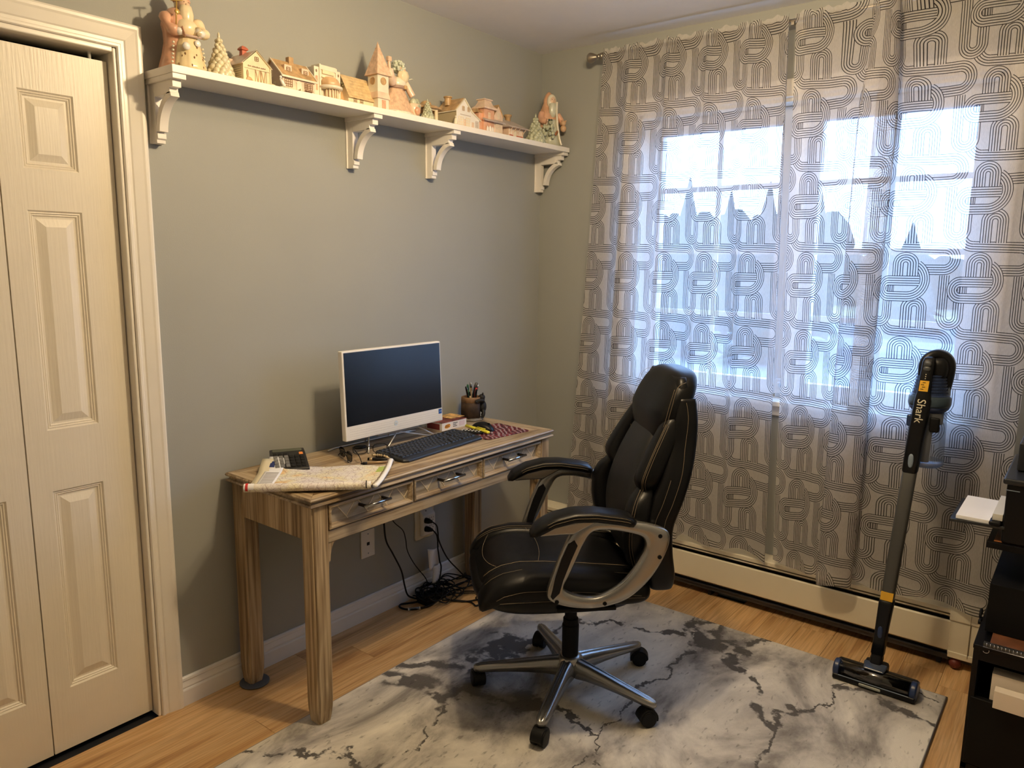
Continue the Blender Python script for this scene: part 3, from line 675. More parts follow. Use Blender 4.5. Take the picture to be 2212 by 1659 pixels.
# furniture cup under the back-left foot
tag(obj('furniture_cup', MB().lathe([(.001, .001), (.046, .001), (.050, .003), (.050, .0062), (.046, .007), (.001, .007)], 28, c=(.066, -1.727, 0)), mat('grey_rubber_cup', (.10, .11, .13), .5), smooth=False, bevel=.0008),
    'round grey furniture cup under the desk leg nearest the closet', 'furniture cup')
tag(obj('furniture_cup', MB().lathe([(.001, .001), (.046, .001), (.050, .003), (.050, .0062), (.046, .007), (.001, .007)], 28, c=(.066, -.566, 0)), MATS['grey_rubber_cup'], bevel=.0008),
    'round grey furniture cup under the far back desk leg behind the cords', 'furniture cup')

# ================================================================== OFFICE CHAIR (local x = forward, y = sitter's left)
ch = thing('office_chair', 'black leather swivel office chair with silver arms standing on the marbled rug', 'chair', (.949, -1.085, .011), math.radians(225))
def star_leg(ang):
    ca, sa = math.cos(ang), math.sin(ang); rings = []
    for r, wdt, zt, zb in ((.018, .030, .128, .070), (.045, .026, .126, .066), (.08, .0235, .121, .070), (.14, .0225, .112, .072), (.21, .021, .101, .070), (.27, .0195, .092, .066), (.305, .018, .087, .063), (.322, .012, .083, .062), (.328, .004, .078, .064)):
        prof = [(-1, 0), (-1, .55), (-.72, .86), (-.30, .98), (-.16, .92), (.16, .92), (.30, .98), (.72, .86), (1, .55), (1, 0)]
        rings.append([(r*ca-o*wdt*sa, r*sa+o*wdt*ca, zb+(zt-zb)*h) for o, h in prof])
    return MB().loft(rings)
a0 = -math.radians(225)
for k in range(5):
    an = a0+2*PI*k/5
    obj('base_leg', star_leg(an), M_silver, ch, smooth=True)
    cx, cy = .309*math.cos(an), .309*math.sin(an); da = an+(.9, 2.4, -.7, 1.9, 3.0)[k]
    R = Matrix.Rotation(da, 4, 'Z'); M = Matrix.Translation((cx, cy, 0)) @ R
    c = obj('caster', MB(M).lathe([(.0225, -.023), (.026, -.021), (.026, -.005), (.020, -.003), (.020, .003), (.026, .005), (.026, .021), (.0225, .023), (.001, .024)], 20, c=(-.012, 0, .026), axis='y').lathe([(.001, -.024), (.0225, -.023)], 20, c=(-.012, 0, .026), axis='y'), M_rubber, ch, smooth=False, bevel=.001)
    hoodp = [(.033*math.cos(t), .033*math.sin(t)) for t in np.linspace(math.radians(-15), math.radians(175), 12)]
    obj('caster_hood', MB(M).prism([(-.012+x, .026+z) for x, z in hoodp]+[(-.040, .022), (.018, .018)], -.019, .019, 'xz').cyl((0, 0, .05), (0, 0, .068), .009), M_rubber, c, bevel=.003)
obj('base_hub', MB().lathe([(.001, .064), (.040, .066), (.043, .085), (.042, .118), (.036, .130), (.030, .132), (.001, .132)], 24), M_silver, ch, smooth=True)
obj('column_cover', MB().lathe([(.001, .115), (.0275, .115), (.0275, .120), (.0285, .24), (.0255, .243), (.0255, .262), (.024, .264), (.001, .264)], 24), M_blackm, ch, bevel=.001)
obj('gas_column', MB().lathe([(.001, .24), (.0205, .24), (.0205, .400), (.001, .400)], 20), M_blackm, ch, bevel=.001)
obj('tilt_mechanism', MB().box(-.11, .13, -.075, .075, .372, .405).box(.10, .15, -.03, .03, .352, .39), M_blackm, ch, bevel=.006)
obj('tension_knob', MB().lathe([(.001, .335), (.024, .335), (.027, .345), (.026, .372), (.001, .374)], 18, c=(.135, 0, 0)), M_blackm, ch, smooth=True)
obj('tilt_lever', MB().tube([(.02, -.07, .385), (.03, -.20, .378), (.03, -.27, .372)], [.006, .005, .011], 8, flat=.5), M_blackm, ch, smooth=True)
# seat ---------------------------------------------------------------
def se(t, e): return math.copysign(abs(t)**e, t)
SXC, SA, SB = .068, .270, .262
def seat_top(x):      # crown height along the length: waterfall at the front
    return interp([(-.21, .488), (-.12, .500), (0, .512), (.12, .522), (.20, .524), (.26, .512), (.30, .490), (.335, .452)], x)[0]
def seat_ring(z, grow, n=56):
    r = []
    for i in range(n):
        t = 2*PI*i/n; x = SXC+(SA+grow)*se(math.cos(t), .62); y = (SB+grow)*se(math.sin(t), .55)
        r.append((x, y, z))
    return r
sb = MB().loft([seat_ring(.398, -.045), seat_ring(.402, -.018), seat_ring(.415, -.004), seat_ring(.440, .002), seat_ring(.458, -.002), seat_ring(.462, -.03)])
sb.v = [(x, y, z+ (-.004*max(0, (x-.1)/.2))) for x, y, z in sb.v]
obj('seat_base', sb, M_leather, ch, smooth=True)
def cushion(x0, x1, y0, y1, zf, h, e=.45, n=36, mm=22, puff=.0):
    """soft pad whose top follows zf(x, y) and whose thickness is h"""
    mb = MB(); cx, cy, ax, ay = (x0+x1)/2, (y0+y1)/2, (x1-x0)/2, (y1-y0)/2; rings = []
    for j in range(mm+1):
        t = -PI/2+PI*j/mm; t = max(-PI/2+.03, min(PI/2-.03, t)); cz = se(math.sin(t), .75); cr_ = se(math.cos(t), .38)
        ring = []
        for i in range(n):
            a = 2*PI*i/n; x = cx+ax*cr_*se(math.cos(a), e); y = cy+ay*cr_*se(math.sin(a), e)
            zt = zf(x, y); ring.append((x, y, zt-h/2+h/2*cz+puff*(1-((x-cx)/ax)**2)*(1-((y-cy)/ay)**2)*(1 if cz > 0 else 0)))
        rings.append(ring)
    return mb.loft(rings)
zc = lambda x, y: seat_top(x)-.004
obj('seat_cushion', cushion(-.195, .336, -.165, .165, lambda x, y: seat_top(x)+.006*(abs(y)/.16)**2-.002, .075, puff=.006), M_leather, ch, smooth=True)
for s in (1, -1):
    y0, y1 = (.135, .262) if s > 0 else (-.262, -.135)
    obj('seat_bolster', cushion(-.20, .330, y0, y1, lambda x, y: seat_top(x)+.008-.028*max(0, (abs(y)-.17)/.09)**2, .070, puff=.004), M_leather, ch, smooth=True)
    zz = lambda x, o: seat_top(x)+o
    st = MB()
    for yy, o in ((.150, .010), (.158, .013), (.205, .011)):
        st.tube([(x, s*(yy-.012*max(0, x-.2)), seat_top(x)+o-(.028*max(0, (yy-.17)/.09)**2)-.002) for x in np.linspace(-.16, .31, 26)], .00055, 5)
    st.tube([(x, s*.2625, seat_top(x)-.040-.02*max(0, x-.1)) for x in np.linspace(-.16, .28, 20)], .00055, 5)
    st.tube([(x, s*.2655, .452-.01*abs(x)) for x in np.linspace(-.17, .27, 14)], .00055, 5)
    obj('seat_stitching', st, M_thread, ch, smooth=True)
st = MB()
st.tube([(.300-.10*(abs(y)/.15)**2*.35, y, seat_top(.300-.035*(abs(y)/.15)**2)+.007) for y in np.linspace(-.14, .14, 15)], .00055, 5)
st.tube([(.14-.02*(1-(y/.15)**2), y, seat_top(.13)+.0085) for y in np.linspace(-.145, .145, 15)], .0005, 5)
obj('seat_stitching', st, M_thread, ch, smooth=True)
# backrest -----------------------------------------------------------
BT = [  # z, x_back, x_front(centre), half width
    (.452, -.262, -.205, .165), (.470, -.270, -.195, .195), (.55, -.268, -.176, .215), (.63, -.262, -.168, .228), (.72, -.286, -.176, .236), (.80, -.316, -.205, .222), (.87, -.332, -.232, .196),
    (.95, -.340, -.256, .178), (1.02, -.341, -.262, .172), (1.075, -.337, -.270, .160), (1.100, -.325, -.282, .140)]
def back_ring(z, n=40):
    xb, xf, hw = interp(BT, z); cx, tx = (xb+xf)/2, (xf-xb)/2; r = []
    for i in range(n):
        a = 2*PI*i/n; y = hw*se(math.sin(a), .65); x = cx+tx*se(math.cos(a), .65)+.30*y*y*(1 if z < .9 else .5)
        r.append((x, y, z))
    return r
obj('backrest_shell', MB().loft([back_ring(z) for z in np.concatenate([[.452, .458, .470], np.linspace(.49, 1.075, 26), [1.09, 1.10]])]), M_leather, ch, smooth=True)
def pad_loft(rows, n=24, e=.75):
    """rows: (z, xc, yc, half depth, half width)"""
    return MB().loft([[(xc+hd*se(math.cos(2*PI*i/n), e), yc+hw*se(math.sin(2*PI*i/n), e), z) for i in range(n)] for z, xc, yc, hd, hw in cr(rows, 5)])
# headrest: pillow with a pointed lower edge
def head_ring(j, mm=22, n=40):
    t = -PI/2+PI*j/mm; t = max(-PI/2+.04, min(PI/2-.04, t)); cz = se(math.sin(t), .85); c2 = se(math.cos(t), .45); r = []
    for i in range(n):
        a = 2*PI*i/n; y = .178*c2*se(math.sin(a), .62); fx = se(math.cos(a), .7)
        zc_ = .988; zt = zc_+.128*cz if cz > 0 else zc_+cz*(.150-.070*min(1, (abs(y)/.178))**1.1)
        lean = -.276-.055*(zt-.99)/.13*(1 if zt > .99 else .15)
        r.append((lean+.058*c2*fx+.30*y*y*.4, y, zt))
    return r
obj('headrest', MB().loft([head_ring(j) for j in range(23)]), M_leather, ch, smooth=True)
for s in (1, -1):
    obj('upper_wing', pad_loft([(.750, -.205, s*.150, .012, .020), (.765, -.190, s*.170, .028, .040), (.80, -.186, s*.186, .036, .046), (.86, -.214, s*.180, .038, .042), (.92, -.244, s*.168, .036, .036), (.97, -.265, s*.158, .026, .026), (.985, -.268, s*.155, .010, .012)]), M_leather, ch, smooth=True)
    obj('lower_wing', pad_loft([(.510, -.175, s*.165, .012, .020), (.530, -.165, s*.185, .030, .040), (.60, -.152, s*.205, .038, .048), (.68, -.150, s*.214, .038, .046), (.735, -.162, s*.206, .034, .040), (.770, -.182, s*.190, .022, .028), (.785, -.190, s*.184, .008, .012)]), M_leather, ch, smooth=True)
    obj('side_flap', pad_loft([(.446, -.240, s*.196, .022, .012), (.455, -.238, s*.202, .036, .020), (.50, -.232, s*.212, .044, .026), (.58, -.215, s*.226, .046, .026), (.66, -.212, s*.232, .046, .026), (.74, -.238, s*.230, .048, .026), (.82, -.268, s*.212, .046, .026), (.90, -.290, s*.188, .044, .022), (.98, -.303, s*.176, .036, .018), (1.04, -.308, s*.165, .026, .010)]), M_leather, ch, smooth=True)
    st = MB()
    fl_ = cr([(-.262, s*.224, .47), (-.246, s*.242, .54), (-.226, s*.252, .62), (-.224, s*.2585, .68), (-.246, s*.2575, .74), (-.276, s*.2385, .82), (-.292, s*.211, .90), (-.304, s*.194, .98), (-.300, s*.182, 1.03)], 6)
    st.tube(fl_, .0006, 5)
    st.tube([(x+.030, y-s*.001, z) for x, y, z in fl_[6:30]], .00055, 5)
    for dx in (0, .007, .011): st.tube(cr([(-.178+dx, s*.212, .76), (-.166+dx, s*.2325, .80), (-.190+dx, s*.2225, .86), (-.222+dx, s*.2045, .92), (-.250+dx, s*.184, .965)], 6), .00055, 5)
    for dx in (0, .008): st.tube(cr([(-.150+dx, s*.226, .53), (-.128+dx, s*.250, .60), (-.126+dx, s*.258, .68), (-.140+dx, s*.244, .735), (-.165+dx, s*.216, .772)], 6), .00055, 5)
    st.tube(cr([(-.262, s*.1785, 1.07), (-.248, s*.1800, 1.02), (-.236, s*.1800, .97), (-.226, s*.165, .925), (-.219, s*.10, .875), (-.2175, 0, .842)], 6), .00055, 5)
    st.tube(cr([(-.30, s*.170, 1.090), (-.272, s*.1775, 1.075), (-.256, s*.1805, 1.02), (-.244, s*.1805, .97), (-.234, s*.168, .92)], 6), .00055, 5)
    obj('back_stitching', st, M_thread, ch, smooth=True)
obj('back_panel', pad_loft([(.50, -.195, 0, .020, .10), (.52, -.182, 0, .030, .135), (.60, -.168, 0, .034, .150), (.70, -.170, 0, .034, .150), (.80, -.196, 0, .034, .140), (.88, -.226, 0, .032, .120), (.93, -.240, 0, .02, .10)], n=30, e=.6), mat('black_mesh_leather', (.009, .009, .010), .45, bmp=.1, bscale=500), ch, smooth=True)
obj('back_bracket', MB().box(-.235, -.10, -.05, .05, .385, .405).box(-.30, -.265, -.045, .045, .39, .62).box(-.30, -.20, -.045, .045, .385, .405), M_blackm, ch, bevel=.006)
# arms ---------------------------------------------------------------
pairs = [((.134, .482), (.084, .505)), ((.108, .454), (.062, .484)), ((.04, .437), (.010, .470)), ((-.035, .437), (-.030, .474)), ((-.105, .458), (-.082, .502)), ((-.160, .502), (-.122, .545)), ((-.200, .556), (-.148, .590)),
         ((-.229, .626), (-.158, .624)), ((-.222, .668), (-.146, .650)), ((-.165, .690), (-.110, .664)), ((-.08, .704), (-.045, .676)), ((.005, .706), (.004, .671)), ((.062, .672), (.028, .636)), ((.094, .610), (.050, .584)), ((.118, .545), (.069, .540))]
def arm(s):
    yc = .280*s; O = cr([p[0] for p in pairs], 5, True); I = cr([p[1] for p in pairs], 5, True); rings = []
    for o, i in zip(O, I):
        cx, cz = (o[0]+i[0])/2, (o[1]+i[1])/2; dx, dz = (o[0]-i[0])/2, (o[1]-i[1])/2
        rings.append([(cx+dx*se(math.cos(t), .6), yc+.0165*se(math.sin(t), .6), cz+dz*se(math.cos(t), .6)) for t in np.linspace(0, 2*PI, 17)[:-1]])
    ar = obj('arm_frame', MB().loft(rings, closed=True), M_silver, ch, smooth=True)
    web = [(.060, .668), (.10, .668), (.160, .664), (.172, .672), (.16, .686), (.10, .708), (.0, .716), (-.09, .704), (-.09, .692), (0, .700)]
    obj('pad_support', MB().prism(web, yc-.018, yc+.018, 'xz'), M_silver, ar, bevel=.005)
    ins = [(.120, .500), (.125, .480), (.118, .470), (.098, .490), (.088, .53), (.066, .590), (.048, .634), (.058, .652), (.076, .640), (.095, .594), (.112, .54)]
    obj('arm_insert', MB().prism(ins, yc-.0175, yc+.0175, 'xz'), M_black, ar, bevel=.001)
    bo = MB()
    for (x, z) in ((-.198, .655), (-.199, .590), (.106, .463), (-.038, .452)):
        bo.lathe([(.001, yc+s*.0145), (.0062, yc+s*.0145), (.0062, yc+s*.0180), (.001, yc+s*.0182)], 14, c=(x, 0, z), axis='y') if False else bo.cyl((x, yc+s*.012, z), (x, yc+s*.0178, z), .0062, 14)
    obj('bolt_cover', bo, M_blackm, ar)
    rows = []
    for x in np.linspace(-.125, .186, 24):
        u = (x+.125)/.311; zt = interp([(-.125, .716), (-.08, .729), (0, .741), (.06, .741), (.12, .727), (.165, .703), (.186, .688)], x)[0]
        e_ = min(1, math.sqrt(max(0, 1-(max(0, (.10-u)/.10))**2)))*min(1, math.sqrt(max(0.002, 1-(max(0, (u-.88)/.12))**2)))
        hw = .044*(.4+.6*e_); hh = .018*(.35+.65*e_); rows.append([(x, yc+hw*se(math.cos(t), .7), zt-.018+hh*se(math.sin(t), .75)) for t in np.linspace(0, 2*PI, 25)[:-1]])
    pd = obj('armrest_pad', MB().loft(rows), M_leather, ar, smooth=True)
    st = MB()
    for o, zo in ((.0425, -.008), (.0445, -.016)):
        for q in (1, -1): st.tube([(x, yc+q*o*(1 if x < .15 else .8), interp([(-.125, .716), (-.08, .729), (0, .741), (.06, .741), (.12, .727), (.165, .703), (.186, .688)], x)[0]+zo) for x in np.linspace(-.10, .165, 20)], .00055, 5)
    obj('pad_stitching', st, M_thread, pd, smooth=True)
    obj('arm_mount', MB().box(-.08, .10, min(yc*.55, yc-.005*s), max(yc*.55, yc-.005*s), .418, .430), M_blackm, ar, bevel=.003)
arm(1); arm(-1)
# ================================================================== CORDLESS VACUUM
vc = thing('stick_vacuum', 'upright cordless stick vacuum with clear dust cup standing at the rug edge by the curtain', 'vacuum', (0, 0, 0))
M_navy = mat('navy_plastic', (.018, .035, .10), .35); M_grey = mat('grey_wand', (.085, .085, .082), .38, metal=.35); M_lgrey = mat('blue_grey_trim', (.22, .28, .36), .35)
M_yel = mat('yellow_sticker', (.75, .42, .03), .6); M_glogo = mat('pale_print', (.75, .70, .55), .5)
hx0, hx1, hy0, hy1 = 1.634, 1.896, -.440, -.335
hd = obj('floor_head', MB().prism([(hy0+.004, .013), (hy0, .020), (hy0+.004, .032), (hy0+.020, .036), (hy0+.085, .040), (hy1, .034), (hy1, .016), (hy1-.01, .013)], hx0, hx1, 'yz'), M_black, vc, bevel=.004)
obj('brush_window', MB().lathe([(.030, hx0+.018), (.030, hx1-.018)], 20, c=(0, hy0+.036, .044), axis='x'), M_brown_clear, hd, smooth=True)
obj('brush_roll', MB().lathe([(.001, hx0+.02), (.022, hx0+.02)]+[(.022+(.003 if k % 2 else 0), hx0+.02+(hx1-hx0-.04)*k/24) for k in range(1, 24)]+[(.022, hx1-.02), (.001, hx1-.02)], 14, c=(0, hy0+.036, .042), axis='x'), mat('dark_brush', (.07, .055, .04), .7), hd, smooth=True)
for xa, xb in ((hx0-.002, hx0+.020), (hx1-.020, hx1+.002)):
    obj('end_cap', MB().lathe([(.001, xa), (.028, xa), (.0325, xa+.004), (.0325, xb-.004), (.028, xb), (.001, xb)], 20, c=(0, hy0+.036, .043), axis='x').box(xa+.002, xb-.002, hy0+.05, hy0+.085, .03, .058), M_navy, hd, smooth=False, bevel=.002)
obj('rear_cover', MB().prism([(hy0+.055, .035), (hy0+.055, .066), (hy0+.080, .064), (hy1, .050), (hy1, .03)], hx0+.004, hx1-.004, 'yz'), M_black, hd, bevel=.005)
obj('front_light', MB().box(1.722, 1.792, hy0-.0025, hy0+.004, .018, .028), mat('frosted_lens', (.30, .32, .28), .3), hd, bevel=.003)
obj('light_strip', MB().box(hx0+.02, hx1-.02, hy0-.0015, hy0+.001, .0335, .0350), M_lgrey, hd)
M_nk = mat('smoked_blue_plastic', (.05, .065, .10), .15)
obj('neck_plate', MB().loft([[(1.727, hy0+.022, .074), (1.793, hy0+.022, .074), (1.800, hy0+.060, .083), (1.720, hy0+.060, .083)], [(1.730, hy0+.024, .080), (1.790, hy0+.024, .080), (1.796, hy0+.060, .092), (1.724, hy0+.060, .092)]]), M_nk, hd, bevel=.003)
obj('neck_shroud', MB().box(1.722, 1.798, hy0+.050, hy0+.096, .045, .090), M_black, hd, bevel=.010)
obj('rear_wheel', MB().lathe([(.001, -.007), (.013, -.007), (.013, .007), (.001, .007)], 16, c=(1.842, hy1-.004, .026+.0), axis='x').lathe([(.001, -.007), (.013, -.007), (.013, .007), (.001, .007)], 16, c=(1.690, hy1-.004, .026), axis='x'), M_rubber, hd)
def axisp(z, dx=0, dy=0):   # point on the stick's axis at height z
    t = (z-.09)/1.07; return (lerp(1.7585, 1.818, t)+dx, lerp(-.372, -.300, t)+dy, z)
def stick(rows, e=.6, n=20):
    """rows: (z, half width x, half depth y, dx, dy)"""
    return MB().loft([[(axisp(z)[0]+dx+hw*se(math.cos(2*PI*i/n), e), axisp(z)[1]+dy+hd_*se(math.sin(2*PI*i/n), e), z) for i in range(n)] for z, hw, hd_, dx, dy in rows])
obj('neck_joint', stick([(.055, .012, .012, 0, 0), (.075, .019, .018, 0, 0), (.105, .021, .020, 0, 0), (.118, .019, .018, 0, 0), (.130, .021, .02, 0, 0)]), M_black, vc, smooth=True)
nk = obj('neck_tube', stick([(.125, .0215, .020, 0, 0), (.20, .0205, .020, 0, 0), (.235, .0215, .021, 0, 0), (.300, .0235, .0215, 0, 0), (.318, .0235, .0215, 0, 0), (.320, .018, .018, 0, 0)], .5), M_black, vc, smooth=True)
obj('release_button', MB().ball(axisp(.205, -.001, -.0185), (.0085, .004, .024), e=.8), M_navy, nk, smooth=True)
wd = obj('wand_tube', stick([(.318, .0205, .0185, 0, 0), (.330, .0215, .0195, 0, 0), (.772, .0215, .0195, 0, 0), (.776, .019, .017, 0, 0)], .55), M_grey, vc, smooth=True)
def plate(name, z0, z1, hw, yoff, m, par, x=0):
    a, b = axisp(z0, x, yoff), axisp(z1, x, yoff)
    return obj(name, MB().loft([[(a[0]-hw, a[1], a[2]), (a[0]+hw, a[1], a[2]), (a[0]+hw, a[1]+.003, a[2]), (a[0]-hw, a[1]+.003, a[2])], [(b[0]-hw, b[1], b[2]), (b[0]+hw, b[1], b[2]), (b[0]+hw, b[1]+.003, b[2]), (b[0]-hw, b[1]+.003, b[2])]]), m, par)
plate('wand_sticker', .322, .352, .0195, -.0205, M_yel, wd)
body = obj('handle_body', stick([(.766, .019, .017, 0, 0), (.778, .0235, .0215, 0, 0), (.86, .0245, .0225, 0, 0), (.95, .0255, .024, .001, 0), (1.02, .0255, .025, .002, 0), (1.045, .020, .022, .000, 0), (1.10, .0185, .020, -.001, 0), (1.145, .0185, .018, -.001, .002), (1.158, .015, .014, -.001, .004), (1.163, .006, .006, -.001, .006)], .55), M_black, vc, smooth=True)
obj('wand_release', MB().ball(axisp(.815, 0, -.0215), (.0085, .004, .024), e=.8), M_lgrey, body, smooth=True)
plate('yellow_sticker', 1.050, 1.085, .0135, -.0225, M_yel, body)
R90 = Matrix.Rotation(math.radians(86.5), 4, 'Y')
M = Matrix.Translation(axisp(.985, .001, -.0275)) @ Matrix.Rotation(math.radians(-93), 4, (0, 1, 0)) @ Matrix(((1, 0, 0, 0), (0, 1, 0, 0), (0, 0, 1, 0), (0, 0, 0, 1)))
def Mtext(pos, right, up):
    r, u = Vector(right).normalized(), Vector(up).normalized(); n_ = r.cross(u)
    m_ = Matrix((r, u, n_)).transposed().to_4x4(); m_.translation = Vector(pos); return m_
text('brand_lettering', 'Shark', .036, M_glogo, body, Mtext(axisp(.985, .001, -.0268), (-.06, 0, -1), (1, 0, -.06)))
tx_ = MB()
for k in range(4): a = axisp(1.056+.0075*k, -.004+.004*(k % 2), -.0235); tx_.box(a[0]-.005, a[0]+.004, a[1], a[1]+.0005, a[2], a[2]+.0016)
obj('sticker_print', tx_, M_black, body)
for k, z in enumerate((1.094, 1.100, 1.107)): pass
dots = MB()
for z in (1.092, 1.099, 1.106): a = axisp(z, 0, -.0205); dots.ball(a, (.0016, .001, .0018), 8, 5)
obj('indicator_dots', dots, M_glogo, body)
pw = MB()
for z in (1.124, 1.140): pw.ball(axisp(z, 0, -.0175), (.011, .005, .0085), 14, 8, .8)
obj('power_buttons', pw, mat('dark_grey_button', (.06, .065, .07), .4), body, smooth=True)
bx, by = 1.823, -.258
def lt_(rows, m, name, par, n=32, sm=True, c=(bx, by)): return obj(name, MB().lathe(rows, n, c=(c[0], c[1], 0)), m, par, smooth=sm)
cup = lt_([(.001, .790), (.050, .790), (.0585, .797), (.0595, .806), (.0575, .93), (.0545, .975), (.001, .976)], M_clear, 'dust_cup', vc)
lt_([(.0515, .7885), (.0600, .796), (.0612, .803), (.0598, .808), (.0590, .806), (.052, .792)], M_clear, 'cup_rim', cup)
lt_([(.001, .80), (.016, .80), (.018, .90), (.024, .93), (.040, .968), (.001, .97)], mat('grey_filter', (.10, .11, .12), .6), 'cyclone_cone', cup)
lt_([(.001, .935), (.0455, .935), (.047, .975), (.0585, .985), (.0615, .992), (.0610, 1.000), (.001, 1.0)], M_navy, 'cyclone_housing', vc)
lt_([(.001, .996), (.0630, .996), (.0645, 1.004), (.0635, 1.024), (.055, 1.034), (.001, 1.034)], mat('dark_teal_band', (.03, .05, .07), .3), 'locking_collar', vc)
rg = [(.001, 1.030), (.058, 1.032)]
for k in range(6): z = 1.036+.010*k; r = .0545-.0016*k; rg += [(r, z), (r, z+.006), (r-.004, z+.0065), (r-.004, z+.0095)]
rg += [(.046, 1.098), (.046, 1.102), (.001, 1.104)]
lt_(rg, M_navy, 'motor_housing', vc, sm=False)
for s in (1,): obj('cup_latch', MB().box(1.838, 1.868, by-.064, by-.05, .915, .965), M_blackm, cup, bevel=.006)
obj('cup_latch', MB().box(1.768, 1.785, by-.055, by-.035, .925, .965), M_navy, cup, bevel=.005)
# loop grip over the motor
gp = cr([(1.800, -.286, 1.098), (1.800, -.286, 1.135), (1.810, -.280, 1.158), (1.832, -.270, 1.170), (1.858, -.258, 1.160), (1.872, -.252, 1.135), (1.872, -.250, 1.098), (1.866, -.25, 1.05)], 6)
obj('grip_loop', MB().tube(gp, [.013]*len(gp), 12, flat=1.2), M_black, vc, smooth=True)
obj('motor_head', MB().ball((1.838, -.262, 1.122), (.034, .034, .040), 20, 12, .75), M_black, vc, smooth=True)
obj('grip_trim', MB().tube([(x+.002, y+.012, z+.004) for x, y, z in gp[8:]], .0125, 10), M_lgrey, vc, smooth=True)
obj('battery_pack', MB().box(1.842, 1.880, -.262, -.225, 1.02, 1.145), M_lgrey, vc, bevel=.010)

# ================================================================== ALL-IN-ONE COMPUTER
DT = DZ+.0004
mo = thing('computer_monitor', 'white all-in-one computer with a black screen standing on thin wire legs', 'computer', (0, 0, 0))
MX, MY0, MY1, MZ0, MZ1 = .192, -1.402, -.906, .818, 1.139
tilt = lambda x, z: x-(z-MZ0)*.045
def slab(x0, x1, y0, y1, z0, z1, m, name, par, bevel=.003):
    return obj(name, MB().add([(tilt(x, z), y, z) for z in (z0, z1) for y in (y0, y1) for x in (x0, x1)], [(0, 2, 3, 1), (4, 5, 7, 6), (0, 1, 5, 4), (1, 3, 7, 5), (3, 2, 6, 7), (2, 0, 4, 6)]), m, par, bevel=bevel)
hs_ = slab(MX-.022, MX, MY0, MY1, MZ0, MZ1, mat('white_monitor_shell', (.80, .78, .74), .4), 'housing', mo)
M_screen = mat('screen_glass', (.006, .008, .012), .22, coat=0, spec=.6)
slab(MX-.001, MX+.0008, MY0+.007, MY1-.005, MZ0+.053, MZ1-.006, M_screen, 'screen', mo, 0)
slab(MX-.050, MX-.022, MY0+.06, MY1-.06, MZ0+.02, MZ1-.05, M_white, 'rear_bulge', mo, .01)
sp_ = MB()
for i in range(58):
    for j in range(5): y = MY0+.02+i*.008; z = MZ0+.006+j*.0085; x = tilt(MX+.0003, z); sp_.box(x, x+.0003, y, y+.0045, z, z+.0012)
tag(obj('speaker_slots', sp_, mat('warm_grey_print', (.62, .60, .57), .6), mo), kind='stuff')
zc_ = MZ0+.030; xc_ = tilt(MX, zc_)+.0008
obj('logo_disc', MB().lathe([(.001, 0), (.0095, 0), (.0095, .0006), (.001, .0006)], 24, c=(xc_-.0002, -1.162, zc_), axis='x'), mat('pale_blue_print', (.60, .70, .78), .4), mo)
text('maker_logo', 'hp', .013, M_white, mo, Mtext((xc_+.0009, -1.162, zc_+.0008), (0, 1, 0), (0, 0, 1)))
st_ = slab(MX-.0005, MX+.0012, MY1-.023, MY1-.006, MZ0+.030, MZ0+.049, mat('blue_processor_sticker', (.02, .09, .35), .4), 'processor_sticker', mo, 0)
text('sticker_print', 'intel', .0062, mat('sky_print', (.5, .7, .95), .5), mo, Mtext((tilt(MX, MZ0+.04)+.0018, MY1-.0145, MZ0+.0405), (0, 1, 0), (0, 0, 1)))
M_wire = mat('silver_wire', (.62, .60, .56), .3, metal=.6)
obj('wire_stand', MB().tube([(.222, -1.245, DT+.003), (.150, -1.118, .803), (.206, -.952, DT+.003)], .0030, 8), M_wire, mo, smooth=True)
obj('wire_stand', MB().tube([(.196, -1.304, DT+.003), (.120, -1.235, .806), (.060, -1.200, DT+.03), (.060, -1.06, DT+.03), (.118, -1.000, .806), (.178, -.937, DT+.003)], .0030, 8), M_wire, mo, smooth=True)
obj('stand_hinge', MB().box(.10, .160, -1.225, -1.010, .802, .812).box(.11, .14, -1.20, -1.04, .81, .87), M_wire, mo, bevel=.003)
obj('wire_foot', MB().tube([(.060, -1.38, DT+.0035), (.045, -1.34, DT+.0035), (.045, -.97, DT+.0035), (.06, -.93, DT+.0035)], .0032, 8).tube([(.045, -1.19, DT+.0035), (.060, -1.19, DT+.03)], .003, 8).tube([(.045, -1.07, DT+.0035), (.06, -1.07, DT+.03)], .003, 8), M_wire, mo, smooth=True)

# ================================================================== THINGS ON THE DESK
kb = thing('keyboard', 'black wired keyboard lying along the front of the desk', 'keyboard', (.300, -1.082, DT), math.radians(4.2))
M_kb = mat('keyboard_black', (.014, .016, .020), .42); M_key = mat('key_black', (.022, .023, .027), .5)
ks = .078; kl = .232
def kz(x): return .013+(.010)*(-x/ks+1)/2
obj('case', MB().loft([[(-ks+.004, -kl+i*0, 0) if False else (-ks, -kl+.010, 0), (-ks, kl-.010, 0), (-ks+.010, kl, 0), (ks-.014, kl, 0), (ks, kl-.016, 0), (ks, -kl+.016, 0), (ks-.014, -kl, 0), (-ks+.010, -kl, 0)],
    [(-ks, -kl+.010, .016), (-ks, kl-.010, .016), (-ks+.010, kl, .016), (ks-.014, kl, .007), (ks, kl-.016, .007), (ks, -kl+.016, .007), (ks-.014, -kl, .007), (-ks+.010, -kl, .016)],
    [(-ks+.003, -kl+.012, .022), (-ks+.003, kl-.012, .022), (-ks+.012, kl-.004, .022), (ks-.018, kl-.004, .012), (ks-.006, kl-.018, .012), (ks-.006, -kl+.018, .012), (ks-.018, -kl+.004, .012), (-ks+.012, -kl+.004, .022)]]), M_kb, kb, bevel=.002)
keys = MB(); rnd = random.Random(3)
